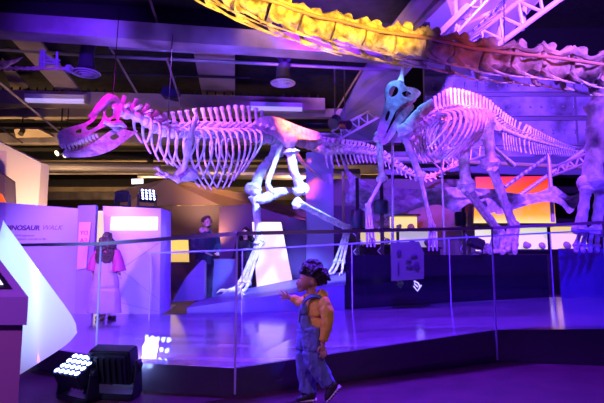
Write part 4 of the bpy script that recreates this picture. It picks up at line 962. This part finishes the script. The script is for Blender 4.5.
# hips and hind legs
hil = [(462, 112), (470, 108), (482, 110), (492, 116), (502, 126), (500, 131), (492, 130), (486, 138), (478, 138), (474, 128), (466, 120)]
for s_ in (1, -1):
    bm = B(); plate(bm, hil, [], lambda u, v, l: hp_(u, v, l), lambda u, v: .18+.08*max(0, min(1, (v-110)/26)), .05, 4, (s_,)); link('hip_blade', bm, BONE, had)
    bm = B(); stube(bm, [hp_(482, 137, s_*.2), hp_(492, 146, s_*.13), hp_(503, 156, s_*.08), hp_(513, 165, s_*.05)], [.06, .045, .04, .065], 10, 6); link('ischium', bm, BONE, had)
    bm = B(); stube(bm, [hp_(478, 138, s_*.2), hp_(468, 146, s_*.22), hp_(458, 152, s_*.22)], [(.04, .05), (.03, .05), (.03, .12)], 10, 6); link('pubis', bm, BONE, had)
def had_leg(off, H, K_, An, Ft, tb):
    long_bone('thigh_bone', hp_(*H, off), hp_(*K_, off), tb, had, BONE, None, 14, 1.5, 1.55)
    long_bone('shin_bone', hp_(K_[0]+1, K_[1]+5, off), hp_(*An, off), tb*.78, had, BONE, None, 14, 1.7, 1.35)
    long_bone('calf_bone', hp_(K_[0]-2, K_[1]+6, off+.09), hp_(An[0]-3, An[1], off+.06), tb*.33, had)
    f0, f1 = hp_(*An, off), hp_(*Ft, off)
    for k in (-1, 0, 1):
        long_bone('foot_bone', f0+hl*k*.07, f1+hl*k*.11, tb*.5, had, BONE, None, 9, 1.3, 1.4)
        d = (-HP.d+hl*k*.35).normalized(); b = f1+hl*k*.11; bm = B(); g0 = V((b.x, b.y, TOPZ+.07))
        stube(bm, [b, g0+d*.12, g0+d*.24, g0+d*.34-V((0, 0, .03))], [tb*.66, tb*.5, tb*.52, tb*.40], 9, 4); link('toe', bm, BONE, had)
had_leg(.30, (488, 124), (491, 163), (514, 226), (509, 244), .098)
had_leg(-.30, (463, 147), (466, 184), (499, 232), (496, 247), .105)
rod('support_post', [PY(392.5, 137, 7.4), PY(392.5, 254, 7.4)], .022, STEEL, 'thin violet steel post standing before the forelegs', 'post')
rod('support_post', [hp_(440, 113), V((hp_(440, 113).x, hp_(440, 113).y, TOPZ))], .02, STEEL, 'thin steel post holding up the rib cage', 'post')

# ================================================================== LONG NECK across the top and foreleg at the right
neck = thing('dinosaur_skeleton', 'giant long neck skeleton crossing overhead with foreleg at right edge', 'dinosaur skeleton', (4.4, 7.4, 1.13), 'mounted dinosaur skeletons')
npts = [((190, -22), 5.3), ((225, -6), 5.3), ((250, 5), 5.35), ((280, 14), 5.4), ((310, 25), 5.5), ((345, 32), 5.6), ((375, 40), 5.7), ((405, 44), 5.8), ((435, 49), 5.9), ((470, 57), 6.0), ((510, 62), 6.05), ((550, 66), 6.1), ((590, 72), 6.1), ((640, 80), 6.1)]
np_ = catmull([PY(a, b, Y) for (a, b), Y in npts], 10); nv = even(np_, 16)
nlat = V((0, -1, 0))
for i, (c, t_) in enumerate(nv):
    L = (nv[1][0]-nv[0][0]).length; k = .12+.0045*i; m_ = BONEY if i < 8 else BONE2  # amber light painted into the left bones, its absence into the right
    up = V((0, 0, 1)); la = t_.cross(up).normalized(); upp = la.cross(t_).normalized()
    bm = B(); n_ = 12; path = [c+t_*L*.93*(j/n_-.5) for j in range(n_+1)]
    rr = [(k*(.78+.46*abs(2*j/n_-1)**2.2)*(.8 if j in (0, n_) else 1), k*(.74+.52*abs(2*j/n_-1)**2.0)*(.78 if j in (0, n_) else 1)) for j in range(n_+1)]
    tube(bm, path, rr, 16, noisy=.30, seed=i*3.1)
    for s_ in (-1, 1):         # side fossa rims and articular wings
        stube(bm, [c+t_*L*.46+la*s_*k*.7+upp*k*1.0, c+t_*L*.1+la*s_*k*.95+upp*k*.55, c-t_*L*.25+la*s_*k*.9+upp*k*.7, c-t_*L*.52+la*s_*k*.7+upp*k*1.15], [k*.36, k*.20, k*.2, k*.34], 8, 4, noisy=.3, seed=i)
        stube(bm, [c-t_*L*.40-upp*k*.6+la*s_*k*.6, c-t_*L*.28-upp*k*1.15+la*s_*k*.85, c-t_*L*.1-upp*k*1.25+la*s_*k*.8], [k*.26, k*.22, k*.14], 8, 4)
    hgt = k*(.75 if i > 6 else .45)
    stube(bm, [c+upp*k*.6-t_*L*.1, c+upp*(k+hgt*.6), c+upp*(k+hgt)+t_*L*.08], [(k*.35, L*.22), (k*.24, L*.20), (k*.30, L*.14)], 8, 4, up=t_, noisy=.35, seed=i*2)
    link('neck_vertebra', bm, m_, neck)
    for s_ in (-1, 1):
        for j in range(1):
            a = c-t_*L*.25-upp*k*1.05+la*s_*k*.8; ln = -(2.3 if i < 8 else 1.6)*L
            e = a-t_*ln-V((0, 0, .05+.02*s_))+la*s_*.02
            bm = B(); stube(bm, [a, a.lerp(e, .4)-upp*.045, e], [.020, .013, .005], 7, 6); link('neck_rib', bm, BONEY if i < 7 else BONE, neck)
# steel carrying rod along the neck
bm = B(); tube(bm, [p+V((0, -.21, .02)) for p in np_[::6]], .022, 7); link('carrying_rod', bm, mat('rod_orange', (.6, .35, .18), .4), neck)
# shoulder blade hint above foreleg, foreleg of the giant at right edge
fl = lambda x, y, o=0: PY(x, y, 7.3+o)
bm = B(); stube(bm, [fl(612, 84), fl(603, 96), fl(597, 112)], [(.2, .14), (.20, .13), (.15, .12)], 12, 6, noisy=.15); link('shoulder_joint', bm, BONE, neck)
long_bone('upper_arm', fl(598, 108), fl(592, 184), .135, neck, BONE, fl(594.5, 148), 16, 1.35, 1.3)
for a, b, o_ in (((586, 190), (580, 230), -.05), ((600, 190), (597, 231), .08)): long_bone('forearm', fl(*a, o_), fl(*b, o_), .078, neck, BONE, None, 12, 1.5, 1.3)
for k in range(4):
    long_bone('foot_bone', fl(580+k*6, 233), fl(576+k*7, 246, -.05+.04*k), .034, neck, BONE, None, 9, 1.3, 1.4)
    bm = B(); a = fl(576+k*7, 247, -.05+.04*k); stube(bm, [a, a+V((-.05, -.08, -.06)), a+V((-.07, -.14, -.07))], [.035, .035, .015], 8, 4); link('toe', bm, BONE, neck)
rod('hanging_cable', [PY(504, 60, 6.05), PY(504, -30, 6.05)], .007, BLACK, 'thin cable running up from the long neck', 'cable')

# tails of another hanging skeleton at the left edge
t = thing('tail_skeleton', 'two slim tail tips of a hanging skeleton entering at the left edge', 'skeleton', PY(0, 66, 6.5))
bm = B(); stube(bm, [PY(-30, 68, 6.2), PY(0, 65, 6.3), PY(12, 62, 6.35), PY(23, 57, 6.4)], [.07, .045, .03, .008], 9, 6, noisy=.25); link('tail_spike', bm, BONEY, t)
tp = even([PY(-40, 66, 7.2), PY(20, 68.5, 7.4), PY(70, 68.5, 7.6)], 20)
for i, (c, t_) in enumerate(tp):
    bm = B(); d = .055; tube(bm, [c-t_*d, c-t_*d*.5, c, c+t_*d*.5, c+t_*d], [.045-i*.0012, .03, .022, .03, .045-i*.0012], 8, noisy=.3, seed=i); link('tail_vertebra', bm, mat('pink_bone', (.7, .4, .45), .6), t)
t = thing('rigging_clamp', 'cluster of steel clamps holding the tail at upper left', 'clamp', PY(45, 60, 7.6))
for a, b in [((41, 50), (41, 70)), ((44, 50), (44, 70)), ((57, 52), (57, 70)), ((39, 60), (60, 60.5)), ((39, 63.5), (60, 64)), ((41, 52), (57, 64))]:
    bm = B(); tube(bm, [PY(*a, 7.6), PY(*b, 7.6)], .022, 6); link('clamp_arm', bm, PT, t)
bm = B(); lathe(bm, PY(69, 69, 7.55), [(.05, -.04), (.07, -.03), (.07, .03), (.05, .04)], 12, V((1, 0, 0))); link('clamp_ring', bm, PT, t)

# ================================================================== PEOPLE
SKIN = mat('skin', (.50, .27, .18), .5); SKINP = mat('skin_pale', (.60, .38, .28), .5)
HAIRB = mat('hair_black', (.012, .010, .012), .45, bump=1.0, bscale=60)
HAIRBR = mat('hair_brown', (.06, .03, .02), .5, bump=1.0, bscale=50)
def skinmesh(name, chains, m, parent, voxel, balls=(), smooth=2, disp=0, ds=12):
    bm = B()
    for pts, rs in chains: stube(bm, pts, rs, 12, 5)
    for c, r in balls: ball(bm, c, r, 16, 12)
    o = link(name, bm, m, parent); remesh(o, voxel, smooth, disp, ds); return o

# ---- the child, walking left, one arm reaching to the glass
foot = PZ(306, 402.5, 0); CY = foot.y
def C(px, py, dy=0): return PY(px, py, CY+dy)
S = CY/FPX                                   # metres per pixel there
child = thing('person', 'small child in yellow hoodie and blue overalls reaching toward the glass', 'person', (foot.x, foot.y, 0))
chains = [([C(311, 297), C(311, 292), C(310.5, 287)], [.040, .034, .034]),
          ([C(315, 331), C(317, 318), C(317, 306), C(314, 297)], [(.085, .085), (.085, .085), (.085, .08), (.06, .05)]),
          ([C(308, 299, .07), C(302, 301.5, .10), C(297, 299, .12), C(290.5, 297, .13)], [.030, .026, .020, .015]),
          ([C(323, 301, -.08), C(327, 316, -.11), C(325, 330, -.12), C(322.5, 344, -.12)], [.034, .028, .022, .015]),
          ([C(314, 330, .05), C(308, 350, .05), C(308, 372, .05), C(309, 395, .05)], [.062, .05, .042, .030]),
          ([C(317, 330, -.05), C(316, 350, -.05), C(319, 366, -.05), C(330, 386, -.05)], [.062, .05, .042, .030])]
hc = C(310.5, 276)
balls = [(hc+V((.006, 0, .002)), (.083, .075, .088)), (C(304.5, 282.5), (.050, .056, .052)), (C(303.5, 287.5), (.030, .036, .022)),
         (C(297.3, 283.3), (.013, .013, .010)), (C(298.6, 281.2), (.010, .009, .016)), (C(298.0, 286.2), (.011, .018, .006)), (C(298.6, 288.0), (.011, .015, .006)), (C(301.3, 290.2), (.018, .022, .014)), (C(302, 278.4), (.018, .045, .014)),
         (C(312.6, 282.8, -.072), (.012, .008, .020)), (C(312.6, 282.8, .072), (.012, .008, .020)), (C(303, 284, -.03), (.022, .02, .02)), (C(303, 284, .03), (.022, .02, .02))]
# right hand, fingers spread upward and forward
hb = C(286.3, 296.2, .13)
hand = [([C(291, 297, .13), C(288, 296.6, .13), hb], [(.014, .012), (.013, .020), (.011, .022)])]
for pts in ([(284.6, 294.2), (281.8, 291.5), (280.3, 290.2)], [(284.2, 295.8), (280.6, 294.2), (278.6, 293.6)], [(284.2, 297.4), (280.8, 297.2), (279.2, 297.8)], [(285, 298.8), (282.3, 300), (281, 301)]):
    hand.append(([hb.lerp(C(*pts[0], .13), .4)]+[C(x, y, .13+.004*i) for i, (x, y) in enumerate(pts)], [.0065, .0062, .0055, .0045]))
hand.append(([C(288.5, 295.5, .125), C(287, 292.6, .12), C(285.2, 290.8, .115)], [.008, .0065, .005]))
hb2 = C(323, 349.5, -.125)
hand2 = [([C(322.5, 344, -.12), C(322.8, 347, -.122), hb2+V((0, 0, -.004))], [(.012, .014), (.018, .011), (.021, .010)])]
for k, (x, L) in enumerate(((320.3, 7.5), (322.4, 8.8), (324.3, 8.3), (326, 6.8))):
    hand2.append(([C(x+.3, 350, -.125), C(x+.4, 350+L*.5, -.13), C(x-.5, 350+L, -.122)], [.0066, .006, .0048]))
hand2.append(([C(320.2, 346.5, -.13), C(318.2, 350, -.135), C(318.4, 353, -.13)], [.008, .0066, .005]))
body = skinmesh('body', chains+hand+hand2, SKIN, child, .0038, balls, 1)
for s_ in (-1, 1):
    bm = B(); ball(bm, C(300.3, 281.0, s_*.030), (.0105, .013, .0095), 14, 10); ey = link('eye', bm, mat('eye_white', (.75, .72, .72), .2), child)
    bm = B(); ball(bm, C(299.4, 281.0, s_*.032), (.0055, .0065, .0065), 12, 8); link('pupil', bm, mat('eye_dark', (.02, .015, .015), .15), ey)
    bm = B(); stube(bm, [C(299.2, 278.2, s_*.016), C(299.2, 277.7, s_*.030), C(300.8, 278.2, s_*.048)], [.0025, .004, .0025], 6, 4); link('eyebrow', bm, HAIRB, child)
bm = B(); stube(bm, [C(298.9, 287.1, -.016), C(297.2, 287.1, 0), C(298.9, 287.1, .016)], [.002, .0028, .002], 6, 4); link('mouth', bm, mat('lip', (.35, .10, .09), .4), child)
# hair: cap, bangs and curls
bm = B(); random.seed(3)
ball(bm, hc+V((.016, 0, .028)), (.090, .086, .074)); ball(bm, C(319.5, 276), (.058, .078, .072))
for k in range(90):
    a = random.uniform(0, 2*math.pi); e = random.uniform(-.25, 1.45); d = V((math.cos(a)*math.cos(e), math.sin(a)*math.cos(e), math.sin(e)))
    if d.x < -.05 and d.z < .45: continue
    ball(bm, hc+V((.012, 0, .010))+V((d.x*.098, d.y*.090, d.z*.094)), random.uniform(.012, .022), 8, 6)
for k in range(9):
    y = -.065+.13*k/8; ball(bm, C(300.0+abs(k-4)*.6, 271.0+(k % 2)*.9, y), (.013, .013, .018), 8, 6)
for k in range(22):
    ball(bm, C(random.uniform(320, 328), random.uniform(270, 284), random.uniform(-.06, .06)), random.uniform(.012, .02), 8, 6)
for k in range(8): ball(bm, C(random.uniform(327, 330.5), random.uniform(272, 280), random.uniform(-.03, .03)), random.uniform(.008, .013), 8, 6)
hair = link('hair', bm, HAIRB, child); remesh(hair, .0045, 1, .004, 60)
# hoodie
YH = mat('hoodie_yellow', (.78, .52, .05), .8, bump=.5, bscale=30)
ch = [([C(317.5, 332), C(319, 322), C(319, 310), C(316, 301), C(313, 297)], [(.092, .090), (.100, .098), (.102, .100), (.082, .085), (.055, .06)]),
      ([C(312, 300.5, .06), C(303, 302.5, .10), C(297, 300.5, .12), C(291.5, 297.6, .13)], [.052, .046, .036, .028]),
      ([C(322, 301, -.07), C(327, 311, -.11), C(327, 322, -.125), C(325, 333, -.125), C(323.4, 341, -.12)], [.052, .050, .044, .036, .030])]
hood = [([C(318, 293, .0), C(322, 296, .0), C(324, 301, 0)], [(.075, .035), (.080, .045), (.06, .03)])]
o = skinmesh('hoodie', ch+hood, YH, child, .007, [(C(311, 296, 0), (.058, .062, .022))], 3, .006, 22)
for (x, y, x2, y2) in ((312, 296.5, 310.8, 303),):
    pass
# overalls
BO = mat('overalls_blue', (.13, .17, .42), .8, bump=.5, bscale=40)
oc = [([C(312.5, 326, 0), C(312.5, 334, 0), C(312, 341, 0)], [(.125, .104), (.122, .104), (.110, .100)]),
      ([C(304.5, 305, 0), C(304, 315, 0), C(306, 325, 0), C(312, 333, 0)], [(.070, .030), (.085, .040), (.105, .065), (.11, .11)]),
      ([C(312, 331, .04), C(305.5, 346, .05), C(305.8, 362, .05), C(307.5, 380, .05), C(308.5, 392, .05)], [(.085, .092), (.070, .078), (.064, .074), (.056, .062), (.050, .058)]),
      ([C(316, 331, -.04), C(313.5, 346, -.05), C(315, 360, -.05), C(322, 373, -.05), C(329, 384, -.05)], [(.085, .092), (.074, .082), (.066, .070), (.058, .058), (.052, .056)])]
o = skinmesh('overalls', oc, BO, child, .0065, (), 5, .013, (24, 24, 9))
for s_ in (-1, 1):
    bm = B(); c_ = catmull([C(303.3, 306, s_*.055), C(305.5, 300.5, s_*.068), C(310.5, 296.8, s_*.078), C(317.5, 296.6, s_*.085), C(323.5, 301, s_*.070), C(328, 309, s_*.045), C(327.5, 320, s_*.035), C(325, 331, s_*.04)], 6)
    cen = C(316, 306)
    for q in c_: q += (q-cen).normalized()*.004
    rings = []
    for k, q in enumerate(c_):
        t_ = (c_[min(k+1, len(c_)-1)]-c_[max(k-1, 0)]).normalized(); o_ = (q-cen); o_ = (o_-t_*o_.dot(t_)).normalized(); w_ = t_.cross(o_)
        rings.append([bm.verts.new(q+w_*x*.014+o_*z*.005) for x, z in ((-1, -1), (1, -1), (1, 1), (-1, 1))])
    for A_, B_ in zip(rings, rings[1:]):
        for k in range(4): bm.faces.new((A_[k], A_[(k+1) % 4], B_[(k+1) % 4], B_[k]))
    bm.faces.new(rings[0][::-1]); bm.faces.new(rings[-1]); link('strap', bm, BO, child)
    bm = B(); lathe(bm, C(302.6, 307, s_*.05), [(.011, 0), (.011, .004), (.006, .006)], 14, V((-1, 0, .1))); link('button', bm, STEEL, child)
bm = B(); box(bm, C(298.9, 315, -.02), (.006, .085, .085), Matrix.Rotation(.1, 4, 'Y'), .002); 
link('bib_print', bm, mat('bib_print', (.36, .36, .55), .7), child)
# shoes
SH = mat('shoe_black', (.02, .02, .03), .5); SO = mat('shoe_sole', (.62, .55, .62), .6); GRN = mat('shoe_green', (.35, .5, .1), .5)
def shoe(heel, toe, dy, upz):
    h, t2 = C(*heel, dy), C(*toe, dy); d = (t2-h).normalized(); s1 = V((0, 1, 0)); u1 = d.cross(s1)*1; 
    if u1.z < 0: u1 = -u1
    L = (t2-h).length; rt = thing_ = None
    bm = B(); tube(bm, [h+d*L*.02, h+d*L*.10, h+d*L*.35, h+d*L*.7, h+d*L*.93, h+d*L*1.0], [(.018, .010), (.032, .013), (.030, .012), (.038, .012), (.028, .011), (.012, .008)], 16, up=u1); so = link('sole', bm, SO, child)
    bm = B(); q = u1
    tube(bm, [h+d*L*.05+q*.03, h+d*L*.16+q*.036, h+d*L*.38+q*.036, h+d*L*.65+q*.026, h+d*L*.86+q*.018, h+d*L*.96+q*.012], [(.020, .028), (.031, .036), (.031, .036), (.035, .024), (.030, .017), (.014, .010)], 16, up=u1); up_ = link('shoe', bm, SH, child)
    for k in range(3):
        a = h+d*L*(.45+.1*k)+q*(.060-.008*k); bm = B(); tube(bm, [a-s1*.024-q*.012, a, a+s1*.024-q*.012], .004, 6); link('lace', bm, GRN, up_)
    for k in range(6):
        bm = B(); ball(bm, h+d*L*(.12+.14*k)-s1*(.036), (.007, .004, .005), 8, 6); link('sole_stud', bm, SH, so)
    return up_
shoe((317.5, 399.5), (295.5, 402.2), .05, 0)
shoe((340.5, 385.5), (326.5, 402), -.05, 0)

# ---- generic clothed figure seen from a distance
def figure(name, label, base, h, yaw, parts, hairm, skin, clothes, hair_long=0, lean=0.0, skirt=None, arms=None):
    t = thing(name, label, 'person', base); base = V(base); Rm = Matrix.Rotation(yaw, 3, 'Z')
    def P(x, y, z): return base+Rm@V((x*h, y*h, z*h))+Rm@V((0, -lean*max(0, z-.5)*h, 0))
    a = arms or [[(.105, 0, .80), (.15, .0, .64), (.15, -.06, .50)], [(-.105, 0, .80), (-.15, .0, .64), (-.15, -.06, .50)]]
    ch = [([P(0, 0, .52), P(0, 0, .62), P(0, 0, .74), P(0, 0, .81)], [(.09*h, .06*h), (.075*h, .055*h), (.095*h, .06*h), (.05*h, .045*h)]), ([P(0, .0, .80), P(0, -.005, .86), P(0, -.01, .90)], [.035*h, .03*h, .03*h])]
    for s_ in (-1, 1): ch.append(([P(s_*.05, 0, .53), P(s_*.055, -.01, .28), P(s_*.055, 0, .05)], [.055*h, .036*h, .022*h])); ch.append(([P(s_*.055, 0.01, .02), P(s_*.058, -.09, .015)], [.02*h, .02*h]))
    for q in a:
        ch.append(([P(*p) for p in q], [.030*h, .024*h, .017*h])); e = P(*q[-1]); d = (e-P(*q[-2])).normalized(); sd = d.cross(V((0, 0, 1))).normalized() if abs(d.z) < .9 else Rm@V((1, 0, 0))
        ch.append(([e, e+d*.045*h], [(.018*h, .010*h), (.022*h, .010*h)]))
        for k in range(4): f0 = e+d*.045*h+sd*(k-1.5)*.011*h; ch.append(([f0, f0+d*(.022*h), f0+d*(.046-.004*abs(k-1.3))*h+Rm@V((0, -.008*h, 0))], [.0056*h, .0054*h, .0045*h]))
        ch.append(([e+d*.01*h+sd*.014*h, e+d*.03*h+sd*.030*h, e+d*.048*h+sd*.034*h], [.007*h, .006*h, .005*h]))
    hd = P(0, -.012, .935)
    bl = [(hd, (.048*h, .056*h, .062*h)), (P(0, -.035, .905), (.034*h, .032*h, .034*h)), (P(0, -.072, .925), (.009*h, .013*h, .014*h)), (P(0, -.058, .905), (.018*h, .012*h, .006*h)), (P(.05, -.01, .925), (.007*h, .010*h, .018*h)), (P(-.05, -.01, .925), (.007*h, .010*h, .018*h))]
    skinmesh('body', ch, skin, t, .0065*h, bl, 1)
    for s_ in (-1, 1):
        bm = B(); ball(bm, P(s_*.02, -.064, .938), .0065*h, 10, 7); link('eye', bm, mat('eye_dark', (.02, .015, .015), .15), t)
    bm = B(); ball(bm, P(0, .004, .952), (.056*h, .062*h, .058*h), 16, 10)
    random.seed(5)
    for k in range(40):
        an = random.uniform(0, 6.28); e_ = random.uniform(-.1, 1.4); d = V((math.cos(an)*math.cos(e_), math.sin(an)*math.cos(e_), math.sin(e_)))
        if d.y < -.3 and d.z < .45: continue
        ball(bm, P(d.x*.056, .004+d.y*.062, .948+d.z*.055), .013*h, 8, 6)
    if hair_long:
        n = 7
        for k in range(110 if hair_long > .2 else 30):
            an = random.uniform(-.35, math.pi+.35); z = .93-random.uniform(0, hair_long); wd = .06+.045*min(1, (.93-z)/.12)
            ball(bm, P(math.cos(an)*wd, .01+math.sin(an)*.06, z), random.uniform(.022, .034)*h, 8, 6)
    o = link('hair', bm, hairm, t); remesh(o, .007*h, 1, .006, 40)
    for nm, chains, m_ in clothes(P, h, a): skinmesh(nm, chains, m_, t, .009*h, (), 3, .008, 9)
    return t
JK = mat('jacket_navy', (.012, .016, .06), .7); JH = mat('hood_beige', (.40, .33, .33), .8); BT = mat('top_black', (.012, .010, .02), .7); JN = mat('jeans_dark', (.02, .02, .04), .8)
def jacket(m_, trou, hood=None, coat=0.0):
    def f(P, h, a):
        out = [('jacket', [([P(0, 0, .47-coat), P(0, 0, .60), P(0, 0, .74), P(0, 0, .815), P(0, 0, .84)], [(.115*h, .08*h), (.105*h, .078*h), (.122*h, .08*h), (.08*h, .06*h), (.045*h, .045*h)])]+[([P(*q) for q in qq], [.048*h, .042*h, .032*h]) for qq in a], m_),
               ('trousers', [([P(s_*.05, 0, .52), P(s_*.056, -.01, .28), P(s_*.056, 0, .04)], [.068*h, .05*h, .042*h]) for s_ in (-1, 1)], trou)]
        if hood: out.append(('hood', [([P(-.05, -.03, .82), P(-.05, .03, .85), P(0, .06, .86), P(.05, .03, .85), P(.05, -.03, .82)], [.018*h, .024*h, .030*h, .024*h, .018*h])], hood))
        return out
    return f
p = PY(205, 217, 9.6); figure('person', 'bearded man in navy jacket with beige hood looking down', (p.x, p.y, 0), p.z, R(38), None, HAIRBR, SKINP, jacket(JK, JN, JH), .0, .10, None,
    [[(.115, 0, .80), (.15, -.02, .66), (.07, -.17, .60)], [(-.115, 0, .80), (-.15, -.02, .66), (-.07, -.17, .60)]])
man = [o for o in COL.objects if o.get('label', '').startswith('bearded')][0]
p = PY(246, 228, 10.7); figure('person', 'woman with dark hair and black top before the cream panel', (p.x, p.y, 0), p.z, R(-20), None, HAIRB, SKINP, jacket(BT, JN), .13)
# beard
hN = PY(205, 217, 9.6).z; Rm = Matrix.Rotation(R(38), 3, 'Z'); bm = B(); q = PY(205, 217, 9.6)
ball(bm, V((q.x, q.y, 0))+Rm@V((0, (-.046-.10*.40)*hN, .892*hN)), (.030*hN, .022*hN, .022*hN), 12, 8, noisy=.1); link('beard', bm, HAIRBR, man)
# girl from behind
DR = mat('dress_pink', (.42, .03, .15), .6); SK = mat('skirt_pale', (.42, .26, .46), .7); SHD = mat('shoes_dark', (.02, .01, .02), .5)
gb = on_walk(104, 320); gt = PY(106, 233, gb.y)
def girlc(P, h, a):
    return [('dress_top', [([P(0, 0, .60), P(0, 0, .70), P(0, 0, .80), P(0, 0, .84)], [(.11*h, .08*h), (.09*h, .07*h), (.10*h, .07*h), (.05*h, .05*h)])]+[([P(*qq[0]), P(*qq[1]), P(*qq[2])], [.04*h, .062*h, .085*h]) for qq in a], DR),
            ('skirt', [([P(0, 0, .70), P(0, 0, .50), P(0, 0, .30), P(0, .01, .08)], [(.105*h, .09*h), (.14*h, .11*h), (.18*h, .13*h), (.205*h, .15*h)]), ([P(0, 0, .40), P(0, 0, .10)], [(.15*h, .11*h), (.19*h, .14*h)])], SK),
            ('shoes', [([P(s_*.075, .02, .025), P(s_*.08, -.10, .02)], [.030*h, .026*h]) for s_ in (-1, 1)], SHD)]
figure('person', 'long haired girl in pink dress with pale skirt seen from behind', gb, gt.z-gb.z, R(172), None, HAIRBR, SKIN, girlc, .27, 0, None,
       [[(.10, 0, .80), (.14, .0, .68), (.155, .0, .56)], [(-.10, 0, .80), (-.14, .0, .68), (-.165, .0, .55)]])
